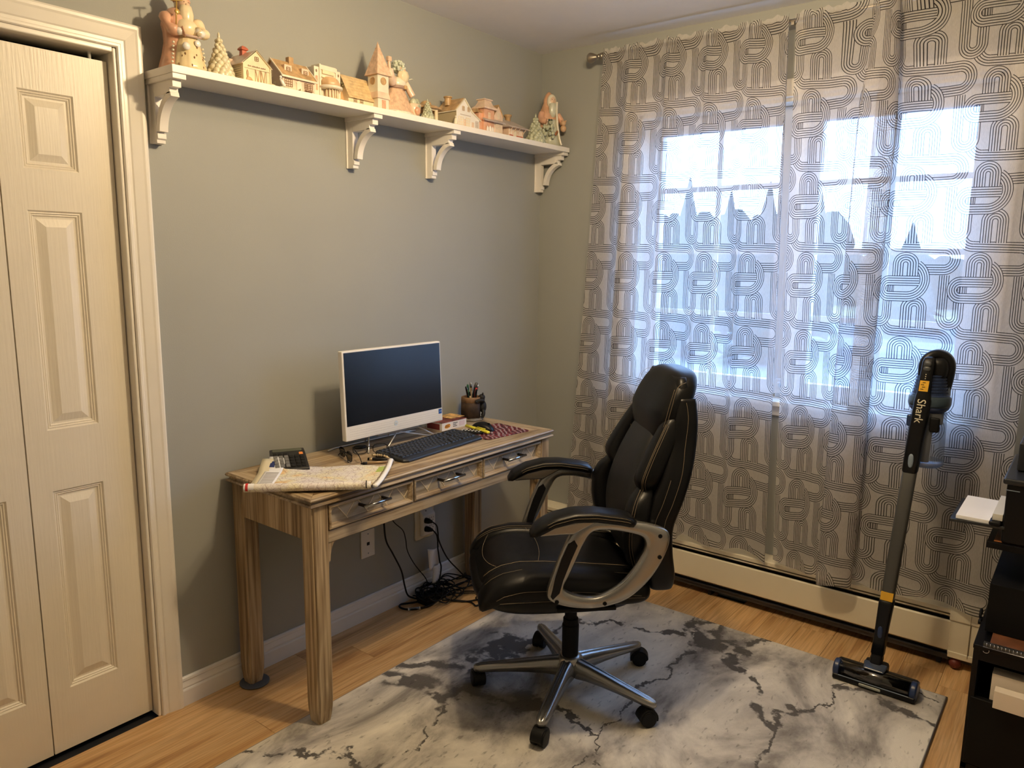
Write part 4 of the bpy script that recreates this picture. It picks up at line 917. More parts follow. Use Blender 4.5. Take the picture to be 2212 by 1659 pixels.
for r in range(6):
    x0 = -ks+.012+r*.0192+(.003 if r else 0); y = -kl+.014
    while y < kl-.018:
        wdt = .0178 if not (r == 5 and -.12 < y < -.02) else .10
        if r in (1, 2, 3, 4) and y < -kl+.02: wdt = .0178*(1, 1.3, 1.5, 1.9)[r-1]
        if abs(y-.062) < .006 or abs(y-.125) < .006: y += .009
        if y+wdt > kl-.010: break
        zt = .022-(x0+ks)/(2*ks)*.010
        keys.loft([[(x0, y, zt-.002), (x0+.0170, y, zt-.003), (x0+.0170, y+wdt-.0014, zt-.003), (x0, y+wdt-.0014, zt-.002)], [(x0+.0018, y+.0015, zt+.0045), (x0+.0150, y+.0015, zt+.0030), (x0+.0150, y+wdt-.003, zt+.0030), (x0+.0018, y+wdt-.003, zt+.0045)]])
        y += wdt+.0014
tag(obj('keys', keys, M_key, kb), kind='stuff')
cal = thing('calculator', 'black desk calculator with tilted display behind the map at the left end of the desk', 'calculator', (.122, -1.592, DT), math.radians(-29))
# local x away from wall (downhill), y along the display
def cz_(x): return .044-(x+.075)*.22
M_calc = mat('calculator_black', (.015, .015, .016), .38)
cw = .058
obj('case', MB().prism([(-.075, .004), (-.075, .046), (-.040, .042), (.075, .012), (.075, 0), (-.06, 0)], -cw, cw, 'xz'), M_calc, cal, bevel=.004)
def on(x0, x1, y0, y1, h=.0015):
    f = lambda x: .0425-(x+.040)*.261
    return [[(x0, y0, f(x0)-.001), (x1, y0, f(x1)-.001), (x1, y1, f(x1)-.001), (x0, y1, f(x0)-.001)], [(x0, y0, f(x0)+h), (x1, y0, f(x1)+h), (x1, y1, f(x1)+h), (x0, y1, f(x0)+h)]]
obj('display', MB().add([(-.070, -.050, .0458), (-.043, -.050, .0428), (-.043, .048, .0428), (-.070, .048, .0458), (-.070, -.050, .0466), (-.043, -.050, .0436), (-.043, .048, .0436), (-.070, .048, .0466)], [(0, 1, 2, 3), (4, 5, 6, 7), (0, 1, 5, 4), (1, 2, 6, 5), (2, 3, 7, 6), (3, 0, 4, 7)]), mat('green_grey_lcd', (.09, .10, .075), .25), cal)
M_kg = mat('grey_keys', (.16, .16, .155), .5); M_ko = mat('orange_key', (.75, .25, .05), .5)
for r in range(5):
    for c in range(6):
        x = -.030+r*.0195; y = -.051+c*.0172
        if r == 0 and c < 5 and c > 2: continue
        k_ = obj('key', MB().loft(on(x, x+.0150, y, y+.0135, .0040 if r else .0025)), M_ko if (r == 0 and c == 5) else (M_kg if (c in (0, 1, 2) and r > 0) else M_black), cal, bevel=.001, seg=1)
mp_ = thing('folded_map', 'folded paper road map with a rolled front edge overhanging the desk corner', 'map', (0, 0, 0))
m, nt, p, out = base_mat('printed_map')
v = mapped(nt); n1 = N(nt, 'ShaderNodeTexNoise'); n1.inputs['Scale'].default_value = 11; n1.inputs['Detail'].default_value = 5; nt.links.new(v, n1.inputs[0])
base = ramp(nt, n1.outputs[0], [(.34, (.82, .58, .28)), (.42, (.80, .76, .56)), (.50, (.80, .77, .68)), (.60, (.78, .75, .73)), (.72, (.80, .77, .79))])
wn = N(nt, 'ShaderNodeTexNoise'); wn.inputs['Scale'].default_value = 30; wn.inputs['Detail'].default_value = 4; nt.links.new(v, wn.inputs[0])
wa = N(nt, 'ShaderNodeVectorMath', operation='MULTIPLY_ADD'); nt.links.new(wn.outputs['Color'], wa.inputs[0]); wa.inputs[1].default_value = (.03, .03, .03); nt.links.new(v, wa.inputs[2])
vo = N(nt, 'ShaderNodeTexVoronoi', feature='DISTANCE_TO_EDGE'); vo.inputs['Scale'].default_value = 34; nt.links.new(wa.outputs[0], vo.inputs[0])
vo2 = N(nt, 'ShaderNodeTexVoronoi', feature='DISTANCE_TO_EDGE'); vo2.inputs['Scale'].default_value = 95; nt.links.new(wa.outputs[0], vo2.inputs[0])
mx = N(nt, 'ShaderNodeMixRGB', blend_type='MULTIPLY'); mx.inputs[0].default_value = .6; nt.links.new(base, mx.inputs[1]); nt.links.new(ramp(nt, vo.outputs['Distance'], [(.015, (.42, .30, .34)), (.045, (1, 1, 1))]), mx.inputs[2])
mx2 = N(nt, 'ShaderNodeMixRGB', blend_type='MULTIPLY'); mx2.inputs[0].default_value = .45; nt.links.new(mx.outputs[0], mx2.inputs[1]); nt.links.new(ramp(nt, vo2.outputs['Distance'], [(.03, (.55, .45, .45)), (.09, (1, 1, 1))]), mx2.inputs[2])
nt.links.new(mx2.outputs[0], p.inputs['Base Color']); p.inputs['Roughness'].default_value = .6; M_map = m
BLc, BRc, TRc, TLc = np.array([.292, -1.858]), np.array([.556, -1.592]), np.array([.402, -1.378]), np.array([.066, -1.640])
def mq(u, v_): # u along, v from front (0) to back (1)
    a_ = BLc*(1-u)+BRc*u; b_ = TLc*(1-u)+TRc*u; q = a_*(1-v_)+b_*v_; return q
def mz(u, v_):
    return DZ+.006+.010*math.exp(-((v_)/.12)**2)+.020*max(0, u-.9)/.1*max(0, v_-.2)*.6+.026*max(0, v_-.68)/.32*max(0, min(1, (.30-u)/.22))+.004*math.sin(u*9+1)*v_+.0035*(1-v_)
sh_ = obj('map_sheet', MB().grid(lambda u, v_: (*mq(.02+.97*u, .04+.96*v_), mz(u, v_)), 40, 24), M_map, mp_, smooth=True, solid=.0012)
obj('map_layer', MB().grid(lambda u, v_: (*mq(-.03+.99*u, .08+.86*v_), mz(u, v_)-.0030), 24, 12), mat('cream_map_paper', (.72, .66, .48), .7), mp_, smooth=True, solid=.0025)
obj('margin_panel', MB().grid(lambda u, v_: (*mq(.022+.135*u, .06+.93*v_), mz(.135*u, v_)+.0010), 6, 16), M_paper, sh_, smooth=True, solid=.0004)
obj('blue_legend_box', MB().grid(lambda u, v_: (*mq(.045+.040*u, .77+.12*v_), mz(.05+.04*u, .77+.12*v_)+.0016), 3, 4), mat('navy_print', (.02, .035, .15), .6), sh_, solid=.0003)
tl_ = MB()
for k in range(13): tl_.grid(lambda u, v_: (*mq(.040+.10*u, .16+.040*k+.022*v_), mz(.04+.1*u, .16+.04*k)+.0016), 4, 1)
tag(obj('text_lines', tl_, mat('grey_print', (.40, .38, .38), .7), sh_, solid=.0002), kind='stuff')
obj('green_park', MB().grid(lambda u, v_: (*mq(.90+.075*u, .70+.24*v_+.1*u*0), mz(.90+.075*u, .70+.24*v_)+.0013), 3, 4), mat('map_green', (.40, .52, .14), .7), sh_, solid=.0003)
# rolled front edge and folded right edge
def rollring(u, r=.0125, a0=-.55*PI, a1=1.15*PI):
    q = mq(-.035+1.0*u, 0); dirv = (TLc-BLc); dirv = dirv/np.linalg.norm(dirv); out = []
    for k in range(15):
        a = a0+(a1-a0)*k/14; out.append((q[0]+dirv[0]*(.012+r*1.0*math.cos(a+PI)), q[1]+dirv[1]*(.012+r*math.cos(a+PI)), DZ+.0055+r*.95+r*.95*math.sin(a)*(1)))
    return out
rr = [rollring(k/30) for k in range(31)]
mb = MB(); n_ = 15
mb.add([p_ for r_ in rr for p_ in r_], [(k*n_+i, k*n_+i+1, (k+1)*n_+i+1, (k+1)*n_+i) for k in range(30) for i in range(n_-1)])
rl = obj('rolled_edge', mb, M_map, mp_, smooth=True, solid=.0016)
def bandmat(name, ua, ub, m):
    rr = [rollring(ua+(ub-ua)*k/4, .0134) for k in range(5)]; mb = MB()
    mb.add([p_ for r_ in rr for p_ in r_], [(k*n_+i, k*n_+i+1, (k+1)*n_+i+1, (k+1)*n_+i) for k in range(4) for i in range(n_-1)]); obj(name, mb, m, rl, smooth=True)
bandmat('white_margin', -.004, .075, M_paper); 
rr2 = [rollring(u, .0141) for u in (.010, .030)]; mb = MB(); mb.add([p_ for r_ in rr2 for p_ in r_], [(i, i+1, n_+i+1, n_+i) for i in range(n_-1)]); obj('red_mark', mb, mat('red_print', (.60, .03, .03), .6), rl, smooth=True)
rr2 = [rollring(u, .0141) for u in (.958, .966)]; mb = MB(); mb.add([p_ for r_ in rr2 for p_ in r_], [(i, i+1, n_+i+1, n_+i) for i in range(n_-1)]); obj('black_mark', mb, M_black, rl, smooth=True)
fe = cr([(*mq(.995, .02), DZ+.016), (*mq(1.0, .3), DZ+.014), (*mq(1.0, .7), DZ+.020), (*mq(.99, 1.0), DZ+.030)], 6)
obj('folded_side', MB().tube(fe, .008, 10, flat=.7), M_paper, mp_, smooth=True)
obj('torn_edge', MB().tube([(x-.006, y-.006, z+.006+.0015*math.sin(k*2.3)) for k, (x, y, z) in enumerate(fe)], .0014, 6), mat('brown_torn_paper', (.18, .12, .08), .8), mp_)

pdm = base_mat('mouse_mat_print'); m, nt, p, out = pdm
v = mapped(nt, (9, 26, 1), rot=(0, 0, .12)); n1 = N(nt, 'ShaderNodeTexNoise'); n1.inputs['Scale'].default_value = 1.6; n1.inputs['Detail'].default_value = 4; nt.links.new(v, n1.inputs[0])
wvn = N(nt, 'ShaderNodeTexWave', wave_type='BANDS', bands_direction='Y'); wvn.inputs['Scale'].default_value = 2.2; wvn.inputs['Distortion'].default_value = 7; wvn.inputs['Detail'].default_value = 2; nt.links.new(mapped(nt, (8, 7, 1), rot=(0, 0, .5)), wvn.inputs[0])
mx = N(nt, 'ShaderNodeMixRGB'); mx.inputs[0].default_value = .35; nt.links.new(n1.outputs[0], mx.inputs[1]); nt.links.new(wvn.outputs[0], mx.inputs[2])
nt.links.new(ramp(nt, mx.outputs[0], [(.30, (.012, .008, .012)), (.42, (.16, .01, .015)), (.50, (.32, .02, .03)), (.57, (.02, .01, .015)), (.66, (.45, .36, .36)), (.75, (.10, .02, .03))]), p.inputs['Base Color']); p.inputs['Roughness'].default_value = .6
mpad = tag(obj('mouse_pad', MB().prism([(cx_+.018*math.cos(math.radians(a_)), cy_+.018*math.sin(math.radians(a_))) for cx_, cy_, s_ in ((.080, .105, 0), (-.080, .105, 90), (-.080, -.105, 180), (.080, -.105, 270)) for a_ in range(s_, s_+91, 15)], 0, .003, 'xy'), m, bevel=.0005, seg=1),
    'dark red and black patterned mouse pad at the right end of the desk', 'mouse pad')
mpad.location = (.305, -.722, DT); mpad.rotation_euler = (0, 0, math.radians(-7))
ms = thing('computer_mouse', 'small black computer mouse on the red patterned pad', 'mouse', (.262, -.735, DT+.0036), math.radians(8))
def mring(t, n=20):
    x = -.052+.104*t; w_ = .031*math.sqrt(max(.01, 1-(2*t-1)**2*.9))*(1-.10*t); h_ = .034*max(.05, math.sin(PI*min(1, (t*.93+.07)))**.55)
    return [(x, w_*se(math.cos(a_), .8), max(0, h_*(.0+1.0*se(math.sin(a_), .8))) if math.sin(a_) > 0 else 0.0005) for a_ in np.linspace(0, 2*PI, n+1)[:-1]]
obj('shell', MB().loft([mring(t) for t in np.linspace(0, 1, 15)]), M_black, ms, smooth=True)
obj('wheel', MB().lathe([(.001, -.003), (.008, -.003), (.008, .003), (.001, .003)], 14, c=(.026, 0, .024), axis='y'), M_rubber, ms)
hl = thing('highlighter', 'yellow highlighter pen lying across the small black remote by the mouse', 'pen', (0, 0, 0))
pa, pb = Vector((.200, -.772, DZ+.0185)), Vector((.338, -.790, DZ+.0125)); M_hl = mat('yellow_highlighter', (.85, .78, .06), .4)
obj('barrel', MB().tube([pa, pa.lerp(pb, .45), pa.lerp(pb, .47)], [.0078, .0078, .0065], 12, flat=.8), M_hl, hl, smooth=True)
obj('cap', MB().tube([pa.lerp(pb, .45), pa.lerp(pb, .97), pb], [.0088, .0080, .0070], 12, flat=.8).tube([pa.lerp(pb, .5)+Vector((0, 0, .009)), pa.lerp(pb, .85)+Vector((0, 0, .010))], .002, 6), M_hl, hl, smooth=True)
rm = thing('remote_control', 'small black oval remote with white buttons between keyboard and mouse pad', 'remote control', (.262, -.812, DT+.003), math.radians(20))
obj('case', MB().ball((0, 0, .005), (.055, .024, .006), 24, 8, .85), M_black, rm, smooth=True)
for i in range(6):
    for j in range(2): obj('button', MB().ball((-.036+i*.0145, -.008+j*.016, .0108), (.0042, .0036, .0018), 8, 5), M_white, rm, smooth=True)
bb = thing('lighter_box', 'white cardboard box with orange brand mark behind the monitor corner on the desk', 'box', (0, 0, 0))
M_card = mat('white_card', (.78, .75, .72), .55); M_redcard = mat('dark_red_card_print', (.22, .05, .035), .5, vary=.8, vscale=40)
obj('carton', MB().box(.052, .146, -.862, -.710, DT, .790), M_card, bb, bevel=.0008, seg=1)
obj('lid_print', MB().box(.053, .147, -.863, -.709, .790, .7906), M_redcard, bb)
obj('side_print', MB().box(.060, .132, -.8626, -.862, .760, .785), mat('maroon_print', (.20, .03, .03), .5), bb)
text('brand_lettering', 'BIC', .017, mat('brown_letter', (.10, .03, .01), .5), bb, Mtext((.1470, -.829, .7735), (0, 1, 0), (0, .0, 1)), font_scale=(1.15, 1))
obj('brand_oval', MB().loft([[(.1463, -.829+.017*math.cos(a_)+.004*math.sin(a_), .7735+.0088*math.sin(a_)) for a_ in np.linspace(0, 2*PI, 25)[:-1]], [(.1467, -.829+.017*math.cos(a_)+.004*math.sin(a_), .7735+.0088*math.sin(a_)) for a_ in np.linspace(0, 2*PI, 25)[:-1]]]), mat('orange_oval', (.80, .35, .03), .5), bb)
pl = MB()
for k, (y, z, L) in enumerate(((-.795, .780, .028), (-.795, .773, .020), (-.795, .766, .024))): pl.box(.146, .1465, y, y+L, z, z+.0028)
tag(obj('small_print', pl, mat('black_print', (.05, .06, .06), .6), bb), kind='stuff')
obj('pink_print', MB().box(.146, .1465, -.755, -.722, .764, .784), mat('faint_pink_print', (.70, .58, .62), .6), bb)
cd_ = obj('card_pack', MB().box(.035, .118, -.775, -.690, .7912, .7935, Matrix.Identity(3)), mat('snack_card_print', (.62, .36, .12), .5, vary=.7, vscale=60), None, bevel=.001, seg=1)
tag(cd_, 'flat red and gold printed packet lying on top of the white box', 'packet')
# log-shaped pencil cup with a black bear cub
cp = thing('pencil_cup', 'tree-stump pencil cup with a small black bear climbing its side', 'pencil cup', (.078, -.602, DT))
M_log = mat('carved_log', (.045, .024, .012), .7, vary=.6, vscale=30, bmp=.8, bscale=90, bstretch=(1, 1, .25)); M_log2 = mat('pale_log_rim', (.20, .11, .05), .7, vary=.3, vscale=30)
wobl = lambda a_, z: 1+.05*math.sin(a_*5+1)+.025*math.sin(a_*11+z*60)
obj('log_wall', MB().lathe([(.001, .010), (.043, .010), (.0425, .05), (.0425, .088), (.0405, .0885)], 40, wob=wobl), M_log, cp, smooth=True)
obj('log_rim', MB().lathe([(.0405, .080), (.0428, .082), (.0425, .104), (.0385, .106), (.036, .100), (.035, .03), (.001, .03)], 40, wob=wobl), M_log2, cp, smooth=True)
obj('rock_base', MB().lathe([(.001, 0), (.050, 0), (.054, .004), (.050, .010), (.044, .0125), (.001, .0125)], 30, wob=lambda a_, z: 1+.05*math.sin(a_*7)), mat('grey_stone', (.16, .145, .12), .7, vary=.5, vscale=60, bmp=.6, bscale=120), cp, smooth=True)
M_bear = mat('bear_black', (.010, .010, .011), .6, bmp=.8, bscale=300)
br = MB(); bm_ = Matrix.Rotation(math.radians(40), 4, 'Z')
mbx = MB(bm_)
mbx.ball((.052, 0, .060), (.017, .019, .028), 14, 10).ball((.047, 0, .102), (.0155, .015, .0145), 14, 10).ball((.052, -.008, .118), (.004, .003, .005), 8, 6).ball((.052, .009, .117), (.004, .003, .005), 8, 6)
mbx.tube(cr([(.054, -.014, .085), (.052, -.028, .092), (.036, -.036, .094), (.020, -.040, .088)], 4), [.007]*13, 8).tube(cr([(.054, .014, .085), (.052, .028, .092), (.036, .036, .094), (.020, .040, .088)], 4), [.007]*13, 8)
mbx.tube(cr([(.054, -.010, .045), (.056, -.018, .030), (.050, -.020, .014)], 4), [.009, .009, .009, .0085, .008, .008, .008, .007, .007], 8).tube(cr([(.054, .010, .045), (.056, .018, .030), (.050, .020, .014)], 4), [.009, .009, .009, .0085, .008, .008, .008, .007, .007], 8)
brp = obj('bear', mbx, M_bear, cp, smooth=True)
obj('muzzle', MB(bm_).ball((.038, -.008, .099), (.007, .005, .005), 10, 7), mat('tan_muzzle', (.35, .22, .14), .6), brp, smooth=True)
cupc = Vector((.078, -.602, DT))
def pen(name, label, dx, dy, ex, ey, L, r, m, tip=None, tm=None, grp=None):
    t = thing(name, label, 'pen', (0, 0, 0), group=grp)
    a_ = cupc+Vector((dx, dy, .033)); dirv = Vector((ex-dx, ey-dy, .10)).normalized(); b_ = a_+dirv*L
    obj('barrel', MB().tube([a_, a_.lerp(b_, .82), a_.lerp(b_, .84)], [r, r, r*.8], 8), m, t, smooth=True)
    obj('tip', MB().tube([a_.lerp(b_, .82), a_.lerp(b_, .97), b_], [r*1.05, r*.9, r*.4], 8), tm or m, t, smooth=True)
    if tip: obj('clip', MB().tube([a_.lerp(b_, .98)+Vector((r*1.2, 0, 0)), a_.lerp(b_, .72)+Vector((r*1.5, 0, 0))], r*.3, 6), M_steel, t, smooth=True)
pen('pen', 'black pen leaning at the left edge of the stump cup', 0, .0, .010, -.040, .135, .0042, M_black, True)
pen('pencil', 'pale wooden pencil lowest at the left of the stump cup', .012, -.006, .026, -.040, .108, .0036, mat('pale_pencil', (.72, .55, .30), .5), None, M_black)
pen('marker', 'green marker upright in the stump cup', -.005, -.008, .004, -.026, .134, .0052, mat('green_barrel', (.02, .10, .04), .4))
pen('pen', 'silver and gold ballpoint pen tallest in the left half of the stump cup', .01, -.004, .010, -.013, .142, .0050, mat('tan_gold_barrel', (.50, .38, .22), .3, metal=.5), True, M_steel)
pen('marker', 'red capped pen in the middle of the stump cup', .008, .006, .016, .016, .112, .0056, mat('red_barrel', (.55, .02, .02), .4))
pen('pen', 'short dark pen beside the red one in the stump cup', .014, 0, .026, .006, .108, .0050, M_black)
pen('marker', 'thick black marker leaning right in the stump cup', -.01, .008, -.002, .030, .135, .0085, M_black, True, mat('grey_marker_cap', (.10, .10, .11), .4))
sc_ = thing('scissors', 'scissors with pale translucent handle standing at the right of the stump cup', 'scissors', (0, 0, 0))
a_ = cupc+Vector((.0, .012, .04)); b_ = cupc+Vector((.0, .036, .15))
obj('handle', MB().tube([a_, a_.lerp(b_, .6)], [.004, .003], 6).tube([a_.lerp(b_, .6), b_, b_+Vector((0, .006, .012))], [.003, .006, .002], 8, flat=.4), mat('pale_grey_plastic', (.55, .56, .55), .4), sc_, smooth=True)
obj('finger_ring', MB().tube([a_.lerp(b_, .75)+Vector((.004, .007*math.cos(q), .011*math.sin(q))) for q in np.linspace(0, 2*PI, 17)[:-1]], .0022, 6, closed=True), M_white, sc_, smooth=True)
# spectacles and pens in front of the stand
def specs(label, c, rz, open_=True, sc=1.):
    t = thing('eyeglasses', label, 'glasses', c, rz)
    fr = MB(); r = .0013
    lens = []
    for s in (-1, 1):
        pts = [(0, s*.036+.026*se(math.cos(q), .7), .020+.017*se(math.sin(q), .7)) for q in np.linspace(0, 2*PI, 21)[:-1]]
        fr.tube(pts, r, 6, closed=True); lens.append(pts)
    fr.tube([(0, -.011, .026), (-.002, 0, .029), (0, .011, .026)], r, 6)
    f = obj('frame_front', fr, M_black, t, smooth=True)
    for pts in lens:
        obj('lens', MB().loft([[(p_[0]-.0004, p_[1], p_[2]) for p_ in pts], [(p_[0]+.0004, p_[1], p_[2]) for p_ in pts]]), M_brown_clear if not open_ else M_glass, f)
    for s in (-1, 1):
        if open_: pts = [(0, s*.063, .030), (.06, s*.060, .028), (.105, s*.055, .022), (.128, s*.050, .004)]
        else: pts = [(0, s*.063, .030), (-.004-.003*s, s*.045, .029), (-.006-.003*s, -s*.030, .022), (-.010-.003*s, -s*.060, .004)]
        obj('temple', MB().tube(cr(pts, 5), r*1.2, 6, flat=1.5), M_black, f, smooth=True)
    return t
specs('folded dark reading glasses standing on the desk left of the wire legs', (.195, -1.408, DT), math.radians(70), False)
specs('open black-framed eyeglasses in front of the wire legs beside the keyboard', (.200, -1.300, DT), math.radians(-32), True)
pn = thing('pen', 'bronze pen with black cap lying behind the map', 'pen', (0, 0, 0))
obj('barrel', MB().tube([(.300, -1.410, DZ+.006), (.348, -1.335, DZ+.006)], .0045, 10), mat('bronze_barrel', (.38, .26, .14), .4, metal=.4), pn, smooth=True)
obj('cap', MB().tube([(.296, -1.418, DZ+.006), (.303, -1.405, DZ+.006)], .0052, 10).tube([(.292, -1.424, DZ+.006), (.297, -1.416, DZ+.006)], [.002, .004], 8), M_black, pn, smooth=True)
pn = thing('pen', 'black pen lying between the glasses and the keyboard corner', 'pen', (0, 0, 0))
obj('barrel', MB().tube([(.262, -1.365, DZ+.006), (.335, -1.318, DZ+.006)], .0052, 10), M_black, pn, smooth=True)
obj('grip_ring', MB().tube([(.267, -1.362, DZ+.006), (.276, -1.356, DZ+.006)], .0056, 10), mat('tan_gold_barrel', (.5, .38, .22)), pn, smooth=True)
cdp = cr([(.245, -1.330, DZ+.010), (.285, -1.312, DZ+.012), (.325, -1.322, DZ+.008), (.352, -1.330, DZ+.008), (.372, -1.350, DZ+.008), (.386, -1.362, DZ+.020)], 6)
bd = MB()
for k, q in enumerate(cdp): bd.ball(q, .0052 if k % 2 else .0042, 8, 6)
tag(obj('beaded_cord', bd, mat('beige_and_black_beads', (.42, .34, .22), .5, vary=.9, vscale=90), smooth=True), 'short beaded glasses cord curling from keyboard corner to the map', 'cord')
tag(obj('cable_puck', MB().lathe([(.001, 0), (.024, 0), (.026, .003), (.024, .007), (.001, .008)], 20, c=(.100, -1.262, DT), sx=.8), M_black, smooth=True), 'flat black oval cap lying on the desk under the monitor', 'cap')

# ================================================================== OUTLETS AND CORDS
jk = thing('phone_jack_plate', 'white wall plate with a small phone jack under the desk', 'wall plate', (0, -1.151, .320))
obj('plate', MB().box(.0003, .006, -.035, .035, -.0575, .0575), M_white, jk, bevel=.002)
obj('jack', MB().box(.005, .0068, -.007, .007, -.007, .006).prism([(-.005, -.004), (.005, -.004), (.005, .003), (0, .006), (-.005, .003)], .0068, .0072, 'yz'), M_dark, jk)
obj('screw', MB().cyl((.005, 0, .041), (.0072, 0, .041), .0028, 10).cyl((.005, 0, -.041), (.0072, 0, -.041), .0028, 10), M_lgrey, jk)
ol = thing('outlet_adapter', 'white multi-outlet plug adapter on a scalloped wall outlet plate under the desk', 'outlet', (0, -.828, .322))
M_iv = mat('ivory_plastic', (.70, .64, .50), .45)
sc = [(-.058, -.062), (-.054, -.072), (-.03, -.074), (0, -.070), (.03, -.074), (.054, -.072), (.058, -.062), (.056, 0), (.058, .062), (.052, .070), (.03, .072), (0, .078), (-.03, .072), (-.052, .070), (-.058, .062), (-.056, 0)]
obj('scalloped_plate', MB().prism(sc, .0003, .006, 'yz'), M_iv, ol, bevel=.002)
obj('adapter_body', MB().prism([(.006, -.060), (.028, -.052), (.030, -.048), (.030, .036), (.027, .042), (.006, .062)], -.030, .044, 'xz'), M_white, ol, bevel=.004)
sl = MB()
for zc0 in (.018, -.016):
    for yy in (.008, .020, .032): sl.box(.0296, .0306, yy-.0008, yy+.0008, zc0, zc0+.008)
    sl.cyl((.0296, .020+.008, zc0-.007), (.0306, .028, zc0-.007), .0022, 8).cyl((.0296, .012, zc0-.007), (.0306, .012, zc0-.007), .0022, 8)
sl.box(.014, .018, -.004, .001, .0535, .056)
obj('sockets', sl, M_dark, ol)
cz0 = [(0.03, -.842, .338), (.03, -.842, .300)]
def cord(name, label, pts, r=.0028, parent=None, m=None, n=6, k=6):
    o = obj(name, MB().tube(cr(pts, k), r, n), m or M_rubber, parent, smooth=True)
    return tag(o, label, 'cord') if parent is None else o
c1 = thing('power_cord', 'black power cord from the upper adapter socket down behind the desk leg', 'cord', (0, 0, 0))
obj('plug', MB().tube([(.031, -.846, .340), (.046, -.843, .340), (.058, -.832, .336)], [.013, .012, .006], 10), M_rubber, c1, smooth=True)
cord('cable', '', [(.058, -.832, .336), (.064, -.812, .315), (.060, -.800, .280), (.058, -.790, .235), (.055, -.735, .140), (.060, -.665, .060), (.075, -.625, .012), (.092, -.612, .008)], .0032, c1)
c2 = thing('power_cord', 'black power cord from the lower adapter socket with a white warning tag', 'cord', (0, 0, 0))
obj('plug', MB().tube([(.031, -.846, .302), (.046, -.842, .302), (.058, -.830, .298)], [.013, .012, .006], 10), M_rubber, c2, smooth=True)
cord('cable', '', [(.058, -.830, .298), (.062, -.812, .275), (.058, -.800, .245), (.050, -.790, .200), (.046, -.776, .140), (.050, -.770, .100), (.060, -.800, .030), (.075, -.830, .008)], .0032, c2)
tg = obj('warning_tag', MB().grid(lambda u, v_: (.047+.010*math.sin(u*5+v_), lerp(-.850, -.778, u)+.012*(1-v_)*(u-.2), lerp(.215, .118, v_)-.030*(u)*0+.02*u*(1-v_)*-1), 10, 10), M_paper, c2, smooth=True, solid=.0005)
obj('warning_tag', MB().grid(lambda u, v_: (.056+.006*math.sin(u*4), lerp(-.826, -.782, u)-.010*v_, lerp(.130, .052, v_)), 6, 8), M_paper, c2, smooth=True, solid=.0005)
tp = MB()
for k in range(6): tp.box(.0, .0002, -.840+.010*k, -.8385+.010*k, .135, .200)
cord('power_cord', 'thick black cord hanging from the desk and looping onto the floor by the baseboard', [(.028, -1.085, .700), (.028, -1.090, .50), (.040, -1.095, .40), (.048, -1.092, .325), (.052, -1.060, .26), (.050, -1.012, .170), (.046, -.990, .095), (.046, -.972, .045), (.055, -.94, .022), (.07, -.905, .012), (.095, -.87, .012)], .0038)
cord('usb_cord', 'thin black cord hanging diagonally from the desk to the cord tangle', [(.028, -1.062, .700), (.028, -1.062, .50), (.052, -1.062, .410), (.048, -1.000, .345), (.050, -.985, .30), (.050, -.975, .245), (.046, -.93, .17), (.042, -.862, .085), (.050, -.855, .05), (.062, -.87, .03), (.075, -.84, .015)], .0022)
rnd = random.Random(11)
tgm = thing('cord_tangle', 'tangle of black cords and a power brick on the floor under the desk', 'cords', (0, 0, 0))
obj('power_brick', MB().box(.060, .125, -.935, -.815, .0005, .030), M_blackm, tgm, bevel=.006)
for k in range(15):
    cx_, cy_ = .10+rnd.uniform(-.03, .06), -.82+rnd.uniform(-.08, .10); ra, rb = rnd.uniform(.025, .06), rnd.uniform(.04, .10); ph = rnd.uniform(0, PI)
    pts = []
    for q in range(9):
        a_ = 2*PI*q/9; x = max(.026, cx_+ra*math.cos(a_)*math.cos(ph)-rb*math.sin(a_)*math.sin(ph)); y = min(-.61, cy_+ra*math.cos(a_)*math.sin(ph)+rb*math.sin(a_)*math.cos(ph))
        pts.append((x, y, .006+.030*abs(math.sin(a_*1.5+k))*(1 if k % 2 else .6)+.002*k))
    obj('cord_loop', MB().tube(cr(pts, 4, True), .0028, 6, closed=True), M_rubber, tgm, smooth=True)
for k, pts in enumerate([[(.10, -.83, .02), (.14, -.78, .012), (.20, -.72, .010), (.235, -.70, .008), (.25, -.74, .006), (.22, -.80, .006), (.16, -.84, .01)], [(.12, -.80, .02), (.13, -.72, .012), (.15, -.65, .008), (.20, -.63, .006), (.24, -.66, .006), (.23, -.74, .006), (.28, -.76, .006)],
                         [(.09, -.80, .02), (.10, -.70, .015), (.090, -.64, .010), (.100, -.612, .010)], [(.14, -.86, .01), (.18, -.82, .006), (.24, -.79, .006), (.285, -.80, .006), (.27, -.74, .006), (.20, -.70, .008), (.15, -.74, .01)]]):
    obj('cord_loop', MB().tube(cr(pts, 6), .0032, 6), M_rubber, tgm, smooth=True)
ul = cord('cord_loop', '', [(.09, -.90, .010), (.055, -.955, .007), (.030, -.995, .007), (.045, -1.018, .007), (.085, -1.012, .007), (.120, -.965, .007), (.135, -.92, .010), (.125, -.88, .012)], .0042, tgm)
obj('cable_label', MB().tube([(.088, -1.008, .007), (.116, -.970, .007)], .0058, 10), M_lgrey, tgm, smooth=True)
obj('label_ring', MB().tube([(.086, -1.011, .007), (.089, -1.007, .007)], .0064, 10).tube([(.114, -.973, .007), (.117, -.969, .007)], .0064, 10), M_white, tgm, smooth=True)
